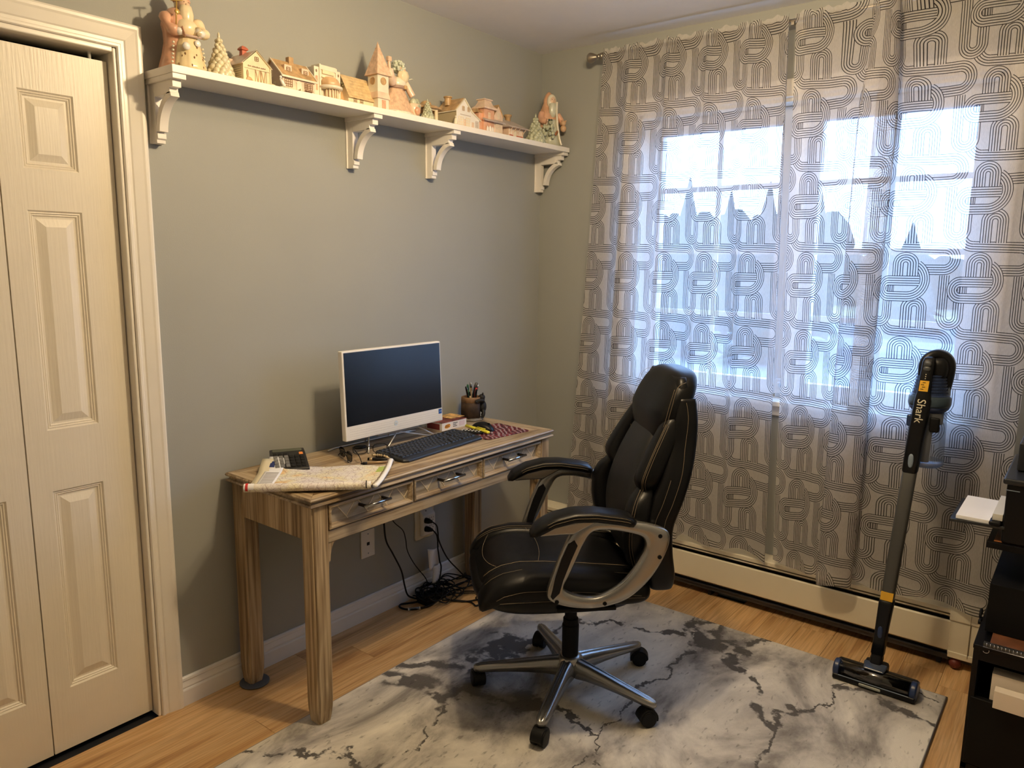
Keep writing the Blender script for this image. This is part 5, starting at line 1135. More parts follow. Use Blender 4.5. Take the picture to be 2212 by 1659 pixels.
# ================================================================== PRINTER STAND AT THE RIGHT
cb = thing('storage_cabinet', 'low black cabinet with an open paper slot at the right edge of the picture', 'cabinet', (0, 0, 0))
M_cab = mat('black_laminate', (.004, .004, .005), .34, spec=.22); CX0, CX1, CY0, CY1 = 2.062, 2.50, -.690, -.245
obj('carcass', MB().box(CX0, CX0+.014, CY0, CY1, 0, .382).box(CX1-.014, CX1, CY0, CY1, 0, .382).box(CX0, CX1, CY1-.01, CY1, 0, .382).box(CX0, CX1, CY0, CY1, .01, .025).box(CX0+.014, CX1-.014, CY0+.004, CY1, .215, .228), M_cab, cb)
obj('top', MB().box(CX0-.002, CX1+.002, CY0-.002, CY1, .382, .395), M_cab, cb, bevel=.002)
obj('top_rail', MB().box(CX0+.014, CX1-.014, CY0+.001, CY0+.016, .350, .382), M_cab, cb)
fd = obj('drawer', MB().box(CX0+.006, CX1-.006, CY0-.004, CY0+.016, .028, .236), M_blackm, cb, bevel=.003)
obj('drawer_handle', MB().box(2.24, 2.32, CY0-.018, CY0-.004, .16, .168), M_blackm, fd, bevel=.002)
def pile(name, label, x0, x1, y0, y1, z0, z1, m, cat, grp=None, rz=0):
    o = obj(name, MB().box(-(x1-x0)/2, (x1-x0)/2, -(y1-y0)/2, (y1-y0)/2, 0, z1-z0), m, bevel=.0008, seg=1); o.location = ((x0+x1)/2, (y0+y1)/2, z0); o.rotation_euler = (0, 0, rz); return tag(o, label, cat, grp)
M_ep = mat('envelope_paper', (.80, .72, .62), .75)
pile('paper_box', 'white flat box standing behind the smaller one in the cabinet slot', 2.112, 2.36, -.672, -.626, .2285, .314, M_ep, 'box')
pile('paper_box', 'smaller white envelope box sticking out at the front of the cabinet slot', 2.124, 2.36, -.722, -.6885, .2365, .288, M_ep, 'box')
nb = thing('spiral_notebook', 'brown spiral notebook lying on the black cabinet with its wire edge in front', 'notebook', (0, 0, 0))
obj('cover', MB().box(2.098, 2.36, -.676, -.46, .3955, .405), mat('brown_cover', (.16, .062, .028), .5, vary=.3, vscale=20), nb, bevel=.001)
obj('binding_strip', MB().box(2.084, 2.36, -.694, -.676, .3955, .4055), mat('grey_metal_strip', (.10, .10, .10), .3, metal=.6), nb, bevel=.001)
wr = MB()
for k in range(30): wr.tube([(2.092+k*.009, -.690+.006*math.cos(q), .4015+.006*math.sin(q)) for q in np.linspace(0, 2*PI, 9)[:-1]], .0011, 5, closed=True)
tag(obj('wire_spiral', wr, M_steel, nb, smooth=True), kind='stuff')
obj('edge_wire', MB().tube([(2.084, -.6965, .3965), (2.36, -.6965, .3965)], .0015, 6), M_steel, nb, smooth=True)
tag(obj('key_ring', MB().tube([(2.092+.0075*math.cos(q), -.6968, .3870+.0075*math.sin(q)) for q in np.linspace(math.radians(-150), math.radians(20), 12)], .0010, 6), M_steel, smooth=True), 'thin silver ring hanging at the left end of the spiral notebook', 'ring')
tag(obj('cable_grommet', MB().tube([(2.056+.000, -.50+.016*math.cos(q), .405+.020*math.sin(q)) for q in np.linspace(0, PI, 12)], .004, 8).box(2.052, 2.062, -.52, -.48, .385, .395), M_blackm, smooth=True), 'small black handle loop on the left side of the low cabinet', 'handle')
fb_ = pile('file_box', 'black file box standing on the notebook under the printer shelf', 2.077, 2.50, -.606, -.27, .4062, .552, M_blackm, 'box')
ps = thing('printer_shelf', 'black edged wooden shelf board carrying the printer', 'shelf', (0, 0, 0))
obj('board', MB().box(2.056, 2.60, -.600, -.20, .655, .6735), M_cab, ps, bevel=.001)
obj('wood_top', MB().box(2.072, 2.59, -.585, -.21, .6735, .6745), mat('orange_brown_veneer', (.42, .17, .06), .35), ps)
for x in (2.57, 2.30):
    for y in (-.235,): obj('leg', MB().box(x, x+.025, y, y+.025, 0, .655), M_cab, ps)
obj('leg', MB().box(2.57, 2.595, -.595, -.57, 0, .655), M_cab, ps)
pr = thing('printer', 'black desktop printer with its paper tray out to the left', 'printer', (0, 0, 0))
M_pr = mat('printer_black', (.005, .005, .006), .30, spec=.25)
obj('body', MB().box(2.088, 2.55, -.596, -.25, .675, .858), M_pr, pr, bevel=.008, seg=3)
obj('top_ledge', MB().box(2.078, 2.56, -.606, -.24, .850, .868), mat('printer_grey_black', (.018, .020, .024), .32), pr, bevel=.006, seg=3)
obj('well', MB().box(2.125, 2.50, -.56, -.30, .8685, .8692), M_blackm, pr)
obj('lid', MB().box(2.100, 2.55, -.50, -.25, .869, .955), MATS['printer_grey_black'], pr, bevel=.006, seg=3)
obj('seam_line', MB().box(2.086, 2.12, -.5975, -.5955, .832, .834), M_lgrey, pr)
tr_ = obj('output_tray', MB().add([(1.957, -.600, .712), (2.095, -.600, .716), (2.095, -.345, .716), (1.957, -.345, .712), (1.957, -.600, .721), (2.095, -.600, .725), (2.095, -.345, .725), (1.957, -.345, .721)], [(0, 1, 2, 3), (4, 5, 6, 7), (0, 1, 5, 4), (1, 2, 6, 5), (2, 3, 7, 6), (3, 0, 4, 7)]), mat('glossy_black_tray', (.02, .022, .026), .15), pr, bevel=.002)
obj('tray_guide', MB().box(2.055, 2.085, -.604, -.560, .722, .737), M_pr, tr_, bevel=.006)
pile('paper_stack', 'stack of white paper on the printer tray', 1.972, 2.058, -.594, -.352, .7225, .734, M_paper, 'paper')
pile('note_pad', 'greyish torn paper pad right of the white stack on the printer tray', 2.062, 2.087, -.590, -.37, .737, .756, mat('grey_white_card', (.62, .62, .58), .7), 'paper pad')

# ================================================================== CERAMIC VILLAGE ON THE SHELF
CRM = mat('cream_glaze', (.78, .66, .44), .28, vary=.10, vscale=25, coat=.3); CRM2 = mat('ivory_glaze', (.76, .70, .56), .28, vary=.08, vscale=25, coat=.3)
PNK = mat('pink_glaze', (.66, .37, .24), .3, vary=.2, vscale=30, coat=.3); PNL = mat('blush_glaze', (.74, .56, .42), .3, vary=.15, vscale=30, coat=.3)
TAN = mat('tan_antiqued_glaze', (.48, .31, .15), .4, vary=.3, vscale=40); BRN = mat('brown_antiquing', (.22, .12, .05), .5); RED = mat('brick_red_glaze', (.50, .12, .06), .35, coat=.3)
LAV = mat('mauve_grey_glaze', (.46, .39, .35), .4, vary=.1); GRN = mat('pale_green_glaze', (.44, .46, .33), .25, vary=.25, vscale=60, coat=.6); WHG = mat('white_glaze', (.80, .77, .72), .25, coat=.4)
SPK = mat('sparkling_white_glaze', (.78, .76, .62), .22, vary=.15, vscale=90, coat=.8, bmp=.8, bscale=260); GLD = mat('gold_glaze', (.55, .36, .10), .3, metal=.3)
TRC = mat('cream_tree_glaze', (.70, .64, .45), .22, vary=.12, vscale=60, coat=.7)
def zt(y): return zs(y)+.0218
def ctree(label, x, y, h, r, m, seed, scale=1):
    rn = random.Random(seed); mb = MB(); mb.lathe([(.001, 0), (r*.62, 0), (r*.75, h*.05), (r*.45, h*.45), (r*.1, h*.9), (.001, h)], 14)
    K = 10
    for k in range(K):
        z = h*(.04+.86*k/K); rr = r*(1-.90*(k/K)); nn = max(4, int(11*(1-k/K))+1); bs = r*.30*(1-.55*k/K)
        for i in range(nn):
            a = 2*PI*(i+.5*(k % 2))/nn+rn.uniform(-.12, .12); q = rr*.80
            mb.ball((q*math.cos(a), q*math.sin(a), z+rn.uniform(-.002, .002)), (bs*rn.uniform(.85, 1.15), bs*rn.uniform(.85, 1.15), bs*1.05), 7, 5)
    mb.ball((0, 0, h*.93), (r*.10, r*.10, h*.085), 8, 6)
    o = tag(obj('ceramic_tree', mb, m, smooth=True), label, 'ornament', 'ceramic village on the shelf'); o.location = (x, y, zt(y)); return o
ctree('cream glazed ceramic tree right of the tall robed figurine', .095, -1.763, .131, .041, TRC, 1)
ctree('small pale green ceramic tree in front of the gazebo', .138, -.928, .075, .026, GRN, 2)
ctree('green ceramic tree at the shelf end left of the hooded figurine', .130, -.222, .128, .046, GRN, 3)
def house_root(label, x, y, rz=0): return thing('ceramic_house', label, 'ornament', (x, y, zt(y)), rz, 'ceramic village on the shelf')
def win_(par, x, y, z, w_, h_, nx_=2, nz_=3, axis='x', m=BRN, name='window'):
    """small mullioned window lying on a face: axis x (face looks +x) or y (face looks -y)"""
    t = .0012; mb = MB(); f = .0009
    def b(a0, a1, z0, z1):
        if axis == 'x': mb.box(x, x+t, a0, a1, z0, z1)
        else: mb.box(a0, a1, y-t, y, z0, z1)
    c = y if axis == 'x' else x
    for k in range(nx_+1): q = c-w_/2+w_*k/nx_; b(q-f, q+f, z, z+h_)
    for k in range(nz_+1): q = z+h_*k/nz_; b(c-w_/2, c+w_/2, q-f, q+f)
    return obj(name, mb, m, par)
def gable(par, x0, x1, y0, y1, hw, hr, ridge='x', wm=CRM, rm=PNK, over=.004, th=.0035):
    """house body with pitched roof; ridge along x or y"""
    if ridge == 'x':
        ym = (y0+y1)/2; b = obj('walls', MB().prism([(y0, 0), (y1, 0), (y1, hw), (ym, hr), (y0, hw)], x0, x1, 'yz'), wm, par, bevel=.0008, seg=1)
        r = MB(); sl_ = (hr-hw)/(ym-y0)
        for s, ye in ((-1, y0), (1, y1)):
            ye2 = ye+s*over; ze = hw-over*sl_
            r.prism([(ym, hr), (ye2, ze), (ye2, ze+th), (ym, hr+th*1.3)], x0-over*.5, x1+over, 'yz')
    else:
        xm = (x0+x1)/2; b = obj('walls', MB().prism([(x0, 0), (x1, 0), (x1, hw), (xm, hr), (x0, hw)], y0, y1, 'xz'), wm, par, bevel=.0008, seg=1)
        r = MB(); sl_ = (hr-hw)/(xm-x0)
        for s, xe in ((-1, x0), (1, x1)):
            xe2 = xe+s*over; ze = hw-over*sl_
            r.prism([(xm, hr), (xe2, ze), (xe2, ze+th), (xm, hr+th*1.3)], y0-over, y1+over, 'xz')
    rf = obj('roof', r, rm, par, bevel=.0006, seg=1); return b, rf
# 1 firehouse-like barn with red cupola
h = house_root('ceramic barn with sliding doors, pink roof and a red cupola', .075, -1.664)
b, r = gable(h, -.062, .058, -.048, .050, .052, .094, 'x', CRM, PNL)
cl2 = MB()
for k in range(7): cl2.box(-.060, .050, -.0492, -.048, .006+k*.0062, .0072+k*.0062)
obj('clapboards', cl2, mat('grey_antiqued_siding', (.40, .35, .26), .5), b)
obj('trim', MB().prism([(-.049, .050), (-.049, .055), (.001, .0985), (.051, .055), (.051, .050), (.001, .093)], .058, .062, 'yz').box(.058, .061, -.048, -.044, 0, .052).box(.058, .0605, .046, .050, 0, .052).box(.058, .0605, -.046, .048, .040, .0425), CRM, b)
dr_ = MB()
for y0_ in (-.006, .014):
    dr_.box(.058, .0595, y0_, y0_+.001, .002, .040).box(.058, .0595, y0_+.018, y0_+.019, .002, .040); dr_.prism([(y0_+.001, .038), (y0_+.003, .040), (y0_+.011, .004), (y0_+.009, .003)], .058, .0592, 'yz').prism([(y0_+.017, .038), (y0_+.015, .040), (y0_+.008, .004), (y0_+.010, .003)], .058, .0592, 'yz')
obj('door', dr_, TAN, b)
obj('fire_wagon', MB().ball((.0585, -.032, .024), (.002, .004, .012), 8, 6).ball((.0585, -.027, .010), (.002, .010, .006), 8, 6).ball((.0585, -.034, .006), (.002, .004, .004), 8, 6).ball((.0585, -.018, .006), (.002, .004, .004), 8, 6), TAN, b, smooth=True)
win_(b, .058, .001, .066, .012, .011, 2, 2)
lt2 = MB()
for k, q in enumerate((3, 1, 2, 0, 1, 3, 2, 1, 2, 3, 1, 2, 0, 2, 1, 3, 1, 2)):
    if q: lt2.box(.0605, .0610, -.030+k*.0034, -.0280+k*.0034, .046, .0478+.0006*q)
tag(obj('worn_lettering', lt2, BRN, b), kind='stuff')
cu = obj('cupola', MB().loft([[(-.012+s*.009*i, .001+t_*.009*i, z) for s, t_ in ((-1, -1), (1, -1), (1, 1), (-1, 1))] for i, z in ((1.0, .084), (.85, .106), (1.35, .108), (1.30, .112), (.75, .118), (.25, .121))]), RED, r, bevel=.001)
obj('dormer', MB().box(-.045, -.030, -.036, -.024, .062, .080), PNL, r, bevel=.001)
obj('snow_base', MB().ball((.058, .050, .003), (.012, .016, .006), 10, 6), CRM, h, smooth=True)
# 2 cottage with two dormers and chimney
h = house_root('ceramic cottage with two roof dormers and a square tan chimney', .078, -1.506)
b, r = gable(h, -.055, .050, -.062, .062, .046, .098, 'y', PNL, TAN, over=.007)
obj('gable_siding', MB().prism([(-.053, 0), (.048, 0), (.048, .046), (-.0025, .096), (-.053, .046)], -.0632, -.062, 'xz'), LAV, b)
obj('gable_trim', MB().prism([(-.060, .042), (-.060, .047), (-.0025, .1035), (.057, .047), (.057, .042), (-.0025, .098)], -.071, -.067, 'xz').prism([(-.060, .042), (-.060, .047), (-.0025, .1035), (.057, .047), (.057, .042), (-.0025, .098)], .067, .071, 'xz').box(.054, .0595, -.070, .070, .039, .0445), CRM2, r)
for y_ in (-.028, .038):
    d_ = obj('dormer', MB().box(.004, .034, y_-.014, y_+.014, .060, .084), PNL, r, bevel=.001); win_(d_, .034, y_, .066, .013, .010, 1, 2)
obj('chimney', MB().box(-.012, .006, -.004, .014, .085, .118), TAN, r, bevel=.001)
win_(b, .050, -.040, .014, .028, .022, 4, 3); win_(b, .050, .026, .016, .010, .018, 2, 3); win_(b, .050, .043, .016, .017, .018, 2, 3)
win_(b, -.006, -.0632, .046, .008, .020, 1, 2, 'y', CRM2); win_(b, -.030, -.0632, .010, .008, .018, 1, 2, 'y', CRM2); win_(b, .010, -.0632, .010, .008, .018, 1, 2, 'y', CRM2)
obj('door', MB().box(.050, .0525, -.010, .008, 0, .030).prism([(-.014, .030), (-.001, .038), (.012, .030)], .050, .053, 'yz'), CRM2, b)
obj('wreath', MB().box(.052, .0535, -.006, .004, .006, .009).prism([(-.006, .004), (-.004, .002), (.004, .012), (.002, .014)], .052, .0535, 'yz'), BRN, b)
obj('bench', MB().box(.052, .058, .020, .050, .010, .012).box(.052, .056, .024, .026, .004, .010).box(.052, .056, .044, .046, .004, .010), BRN, h)
# loose little skater figure between houses
fg = thing('ceramic_bird', 'tiny white and green ceramic figure leaning at the cottage corner', 'ornament', (.140, -1.580, zt(-1.58)))
obj('body', MB().tube([(0, -.006, .030), (0, .004, .016), (.0, .012, .006)], [.003, .006, .004], 8).ball((0, -.004, .034), .0045, 8, 6), WHG, fg, smooth=True)
obj('base', MB().ball((0, .008, .004), (.008, .018, .005), 10, 6), GRN, fg, smooth=True)
# 3 theatre front with domed booth
h = house_root('ceramic theatre front with an awning dome over its round ticket booth', .085, -1.366)
b = obj('facade', MB().box(-.030, .012, -.055, .055, 0, .106).box(-.030, .016, -.032, .034, .098, .114).box(-.030, .0165, -.036, -.030, 0, .116).box(-.030, .0165, .032, .038, 0, .112), CRM2, h, bevel=.0015)
obj('relief', MB().box(.012, .0175, -.024, .024, .086, .098).box(.012, .0165, -.026, .026, .074, .077), CRM, b, bevel=.0005, seg=1)
obj('side_panel', MB().box(.012, .0132, -.050, -.042, .030, .076).box(.012, .0132, .043, .049, .034, .052), PNK, b)
obj('medallion', MB().ball((.012, -.046, .092), (.0015, .003, .005), 8, 6).ball((.012, .046, .092), (.0015, .003, .005), 8, 6), BRN, b, smooth=True)
obj('booth', MB().lathe([(.001, 0), (.030, 0), (.030, .004), (.022, .006), (.022, .036), (.001, .036)], 24, c=(.018, .006, 0)), PNL, h, bevel=.0005)
cn = MB()
for k in range(7): a = -1.2+k*.4; cn.cyl((.018+.025*math.cos(a), .006+.025*math.sin(a), .004), (.018+.025*math.cos(a), .006+.025*math.sin(a), .038), .0022, 8)
obj('candy_columns', cn, CRM, h, smooth=True)
obj('canopy_rim', MB().lathe([(.020, .037), (.040, .038), (.043, .042), (.041, .047), (.037, .049), (.001, .049)], 28, c=(.016, .006, 0)), CRM2, h, smooth=True)
obj('dome', MB().lathe([(.034, .048), (.036, .050), (.034, .060), (.028, .071), (.018, .078), (.001, .081)], 28, c=(.014, .006, 0), wob=lambda a, z: 1+.03*math.cos(a*8)), mat('peach_dome_glaze', (.66, .44, .24), .35, vary=.2, vscale=30), h, smooth=True)
obj('shrub', MB().ball((.028, -.040, .006), (.006, .012, .009), 10, 7).ball((.028, .044, .006), (.006, .010, .008), 10, 7), CRM2, h, smooth=True)
# 4 church with shingled steeple
h = house_root('tall ceramic church with a shingled pink steeple and clock tower', .082, -1.213)
b = obj('nave_walls', MB().box(-.045, .036, -.082, .045, 0, .030).prism([(-.045, .028), (.036, .028), (-.004, .098)], -.082, .045, 'xz'), CRM, h, bevel=.0008, seg=1)
rf = MB()
for s in (-1, 1):
    for k in range(7):
        u0, u1 = k/7, (k+1.25)/7; xa, za = lerp(-.0045, -.0045+s*.047, u0), lerp(.104, .024, u0); xb_, zb_ = lerp(-.0045, -.0045+s*.047, min(1, u1)), lerp(.104, .024, min(1, u1))
        rf.prism([(xa, za-.002), (xa, za+.001), (xb_, zb_+.004), (xb_, zb_)], -.085, .046, 'xz')
obj('shingle_roof', rf, mat('peach_shingle_glaze', (.66, .48, .25), .25, vary=.2, vscale=60, coat=.5), h)
obj('porch', MB().prism([(-.018, 0), (.016, 0), (-.001, .046)], -.094, -.082, 'xz').prism([(-.024, 0), (-.018, 0), (.001, .050), (-.003, .052)], -.098, -.082, 'xz').prism([(.022, 0), (.016, 0), (-.003, .050), (.001, .052)], -.098, -.082, 'xz'), TAN, h)
obj('porch_opening', MB().prism([(-.010, .001), (.010, .001), (.001, .026)], -.0955, -.094, 'xz'), BRN, h)
wr_ = MB()
for k in range(9): wr_.ball((-.004+.014*math.sin(k*.7), -.084, .062+.014*math.cos(k*.7)), .004, 7, 5)
obj('wreath', wr_, mat('brown_green_glaze', (.26, .22, .10), .4, vary=.5, vscale=90), b, smooth=True)
win_(b, .036, -.052, .007, .012, .018, 2, 2); win_(b, .036, -.024, .007, .012, .018, 2, 2)
tw = obj('tower', MB().box(.010, .062, .030, .082, 0, .118), CRM2, h, bevel=.001)
obj('clock', MB().lathe([(.001, 0), (.013, 0), (.013, .002), (.011, .002), (.011, .001), (.001, .001)], 20, c=(.062, .056, .098), axis='x').prism([(.050, .090), (.062, .090), (.056, .104)], .0622, .0632, 'yz'), TAN, tw)
obj('clock', MB().lathe([(.001, 0), (.013, 0), (.013, -.002), (.011, -.002), (.011, -.001), (.001, -.001)], 20, c=(.036, .030, .098), axis='y'), TAN, tw)
obj('tower_skirt', MB().loft([[(.036+s*.031, .056+t_*.031, .038) for s, t_ in ((-1, -1), (1, -1), (1, 1), (-1, 1))], [(.036+s*.026, .056+t_*.026, .062) for s, t_ in ((-1, -1), (1, -1), (1, 1), (-1, 1))]]), PNL, h, bevel=.002)
obj('door', MB().box(.062, .0634, .048, .066, .002, .034).cyl((.0634, .057, .026), (.0642, .057, .026), .004), PNK, tw)
sp_ = MB(); K = 9
for k in range(K):
    w0, w1 = .034*(1-k/K)+.001, .034*(1-(k+1)/K)+.003; z0, z1 = .118+.108*k/K, .118+.108*(k+1)/K
    sp_.loft([[(.036+s*w0, .056+t_*w0, z0) for s, t_ in ((-1, -1), (1, -1), (1, 1), (-1, 1))], [(.036+s*w1*.93, .056+t_*w1*.93, z1) for s, t_ in ((-1, -1), (1, -1), (1, 1), (-1, 1))]])
sp_.lathe([(.004, .222), (.001, .234)], 6, c=(.036, .056, 0))
obj('steeple', sp_, mat('peach_pink_shingle_glaze', (.70, .47, .32), .22, vary=.22, vscale=70, coat=.6), h)
# 6 gazebo
h = house_root('small round ceramic gazebo with arched openings behind the little green tree', .075, -.872)
gz = MB(); n = 6
for k in range(n):
    a0_, a1_ = 2*PI*k/n+.3, 2*PI*(k+1)/n+.3; P0 = (.052*math.cos(a0_), .052*math.sin(a0_)); P1 = (.052*math.cos(a1_), .052*math.sin(a1_))
    def L2(u, z): return (lerp(P0[0], P1[0], u), lerp(P0[1], P1[1], u), z)
    arch = [(.22, .004), (.22, .030)]+[(.5-.28*math.cos(PI*q/6), .030+.012*math.sin(PI*q/6)) for q in range(1, 6)]+[(.78, .030), (.78, .004)]
    for (ua, ub, za, zb) in ((0, .22, 0, .052), (.78, 1, 0, .052), (.22, .78, .044, .052), (.22, .78, 0, .005)):
        q = [L2(ua, za), L2(ub, za), L2(ub, zb), L2(ua, zb)]; gz.add(q+[(x*.90, y*.90, z) for x, y, z in q], [(0, 1, 2, 3), (4, 5, 6, 7), (0, 1, 5, 4), (1, 2, 6, 5), (2, 3, 7, 6), (3, 0, 4, 7)])
obj('arcade', gz, CRM, h)
obj('floor_step', MB().lathe([(.001, 0), (.060, 0), (.060, .004), (.001, .005)], 12), PNL, h)
obj('roof', MB().lathe([(.050, .050), (.062, .050), (.064, .056), (.050, .062), (.026, .068), (.022, .072), (.020, .078), (.012, .084), (.001, .086)], 12), TAN, h, bevel=.001)
# 7 white saltbox house
h = house_root('white ceramic saltbox house with brown round chimney and shop windows', .070, -.690)
b = obj('walls', MB().prism([(-.062, 0), (.078, 0), (.078, .044), (.030, .066), (-.014, .110), (-.062, .066)], -.055, .058, 'yz'), WHG, h, bevel=.001)
obj('roof', MB().prism([(-.068, .060), (-.068, .064), (-.014, .1165), (-.014, .111)], -.058, .062, 'yz').prism([(-.014, .111), (-.014, .1165), (.032, .071), (.084, .044), (.084, .040), (.030, .066)], -.058, .062, 'yz'), CRM2, h)
obj('side_wall', MB().box(-.055, .057, -.0635, -.062, 0, .062), mat('khaki_glaze', (.42, .35, .22), .5), b)
obj('roof_tan', MB().prism([(-.069, .0640), (-.069, .0655), (-.0145, .1185), (-.0145, .117)], -.055, .055, 'yz'), TAN, b)
obj('chimney', MB().lathe([(.001, .090), (.014, .090), (.014, .120), (.018, .121), (.018, .126), (.001, .127)], 16, c=(-.01, -.040, 0)), TAN, h, bevel=.001)
for y_ in (-.022, .010): win_(b, .058, y_, .070-.002, .012, .016, 2, 3, m=TAN)
win_(b, .058, -.036, .012, .026, .030, 2, 3, m=CRM); win_(b, .058, .006, .012, .022, .030, 2, 3, m=CRM); win_(b, .058, .062, .010, .016, .026, 2, 4, m=LAV)
obj('door', MB().box(.058, .0592, -.018, -.007, 0, .036).box(.058, .0592, .030, .044, 0, .030), PNL, b)
lt3 = MB()
for k in range(14): lt3.box(.058, .0588, -.040+k*.0046, -.037+k*.0046, .050, .053)
tag(obj('worn_lettering', lt3, LAV, b), kind='stuff')
fg = thing('ceramic_figure', 'tiny cream ceramic figure standing at the white house corner', 'ornament', (.138, -.768, zt(-.768)))
obj('body', MB().lathe([(.001, 0), (.008, 0), (.009, .012), (.006, .024), (.004, .030), (.001, .031)], 12).ball((0, 0, .035), .0045, 8, 6), CRM2, fg, smooth=True)
# 8 victorian pink house
h = house_root('pink ceramic Victorian house with a mansard tower', .070, -.525)
obj('walls', MB().box(-.050, .050, -.080, .070, 0, .078), PNK, h, bevel=.001)
tw = obj('tower', MB().box(.010, .062, -.060, .005, 0, .096), PNK, h, bevel=.001)
obj('mansard', MB().loft([[(.036+s*w_, -.028+t_*w_*1.15, z) for s, t_ in ((-1, -1), (1, -1), (1, 1), (-1, 1))] for w_, z in ((.036, .096), (.038, .102), (.026, .112), (.020, .126), (.019, .132), (.024, .134), (.023, .138), (.018, .139))]), PNL, h, bevel=.001)
obj('side_roof', MB().loft([[(.0+s*w_, -.040+t_*w_, z) for s, t_ in ((-1, -1), (1, -1), (1, 1), (-1, 1))] for w_, z in ((.052, .078), (.048, .084), (.030, .098), (.026, .100))]), TAN, h, bevel=.001)
b, r = gable(h, -.045, .058, .008, .068, .078, .122, 'x', PNL, TAN, over=.003)
win_(tw, .062, -.028, .056, .012, .026, 2, 2, m=CRM2); win_(b, .058, .038, .070, .012, .022, 2, 2, m=CRM2); win_(b, .058, .038, .012, .040, .034, 4, 2, m=CRM2)
obj('bay_canopy', MB().prism([(.058, .052), (.070, .048), (.070, .052), (.058, .062)], .006, .074, 'xz'), LAV, b)
obj('porch_canopy', MB().prism([(.062, .050), (.076, .046), (.076, .050), (.062, .058)], -.070, .006, 'xz'), LAV, tw)
obj('porch_figures', MB().lathe([(.001, 0), (.007, 0), (.005, .020), (.001, .028)], 10, c=(.068, -.045, 0)).lathe([(.001, 0), (.008, 0), (.006, .022), (.001, .030)], 10, c=(.069, -.030, 0)).lathe([(.001, 0), (.007, 0), (.005, .020), (.001, .028)], 10, c=(.068, -.012, 0)), WHG, tw, smooth=True)
# 9 station
h = house_root('low ceramic railway station with red panels, wide eaves and round chimney', .078, -.352)
b = obj('walls', MB().box(-.035, .040, -.050, .055, 0, .048), PNL, h, bevel=.001)
obj('red_panels', MB().box(.040, .0412, -.045, -.020, .003, .018).box(.040, .0412, .005, .050, .003, .018), RED, b)
for y_ in (-.040, -.024, .018, .036): win_(b, .040, y_, .019, .011, .020, 1, 1, m=WHG)
obj('door', MB().box(.040, .0415, -.014, .002, 0, .036), CRM2, b)
obj('hip_roof', MB().loft([[(-.048, -.070, .046), (.060, -.070, .046), (.060, .078, .046), (-.048, .078, .046)], [(-.048, -.070, .050), (.060, -.070, .050), (.060, .078, .050), (-.048, .078, .050)], [(.0, -.045, .082), (.008, -.045, .082), (.008, .02, .082), (.0, .02, .082)]]), LAV, h)
obj('eave_struts', MB().tube([(.042, -.045, .028), (.057, -.045, .046)], .0016, 6).tube([(.042, -.018, .028), (.057, -.018, .046)], .0016, 6).tube([(.042, .010, .028), (.057, .010, .046)], .0016, 6).tube([(.042, .050, .028), (.057, .050, .046)], .0016, 6), PNL, h)
obj('chimney', MB().lathe([(.001, .070), (.013, .072), (.012, .096), (.015, .098), (.019, .104), (.018, .108), (.001, .109)], 18, c=(.0, -.008, 0)), TAN, h, smooth=True)
obj('platform', MB().box(-.04, .062, -.060, .075, 0, .003), CRM, h)
# robed figurines
def figurine(label, x, y, rz=0): return thing('figurine', label, 'figurine', (x, y, zt(y)), rz, 'robed ceramic figurines')
def pleat(nf, amp): return lambda a, z: 1+amp*math.sin(a*nf+z*8)
# A tall, pink cloak, cream apron skirt
f = figurine('tall robed bearded figurine with pink cloak and cream robe at the left shelf end', .078, -1.868)
f.scale = (.9, .9, .76)
obj('cloak', MB().lathe([(.001, 0), (.066, 0), (.066, .006), (.055, .05), (.046, .10), (.047, .14), (.052, .165), (.048, .195), (.030, .222), (.016, .232), (.001, .234)], 36, sx=.85, c=(-.012, -.006, 0), wob=pleat(9, .02)), PNK, f, smooth=True)
obj('robe', MB().lathe([(.001, .001), (.056, .001), (.054, .02), (.046, .06), (.038, .10), (.030, .126), (.026, .135), (.001, .136)], 40, sx=.85, c=(.016, .008, 0), wob=pleat(14, .035)), mat('cream_robe_glaze', (.78, .64, .38), .25, vary=.08, vscale=25, coat=.4), f, smooth=True)
sw = MB()
for k in range(12): a = -1.0+k*.19; zz_ = .018+.020*(k % 4)+.01*(k % 2); R_ = .055-.2*zz_; sw.ball((.016+.85*(R_+.003)*math.cos(a), .008+(R_+.003)*math.sin(a), zz_), (.002, .0025, .005), 6, 5)
obj('printed_sprigs', sw, BRN, f)
obj('torso', MB().ball((.010, .006, .158), (.036, .040, .040), 20, 12), CRM, f, smooth=True)
obj('sash', MB().tube(cr([(.030, -.040, .130), (.048, -.005, .124), (.048, .028, .126), (.030, .052, .136)], 5), .005, 8), mat('mauve_sash', (.50, .36, .30), .35), f, smooth=True)
for s, pp in ((-1, [(.0, -.050, .195), (.022, -.060, .160), (.034, -.040, .134), (.045, -.018, .136)]), (1, [(.0, .046, .195), (.022, .058, .165), (.040, .048, .142), (.050, .022, .142)])):
    obj('sleeve', MB().tube(cr(pp, 5), [.016+.005*math.sin(q*.9) for q in range(16)], 12), PNK if s < 0 else CRM, f, smooth=True)
    obj('fur_cuff', MB().tube([pp[2], pp[3]], [.015, .013], 12), WHG, f, smooth=True)
hdz = .242
obj('face', MB().ball((.012, .004, hdz), (.018, .019, .022), 16, 12).ball((.030, .004, hdz-.002), (.004, .004, .005), 8, 6), mat('skin_glaze', (.72, .50, .34), .35), f, smooth=True)
obj('eyes', MB().ball((.0285, -.003, hdz+.006), .0016, 6, 5).ball((.0285, .011, hdz+.006), .0016, 6, 5), BRN, f)
obj('beard', MB().lathe([(.001, .150), (.012, .158), (.022, .185), (.024, .210), (.019, .236), (.010, .240)], 22, c=(.020, .006, 0), sx=.75, wob=pleat(9, .06)), CRM, f, smooth=True)
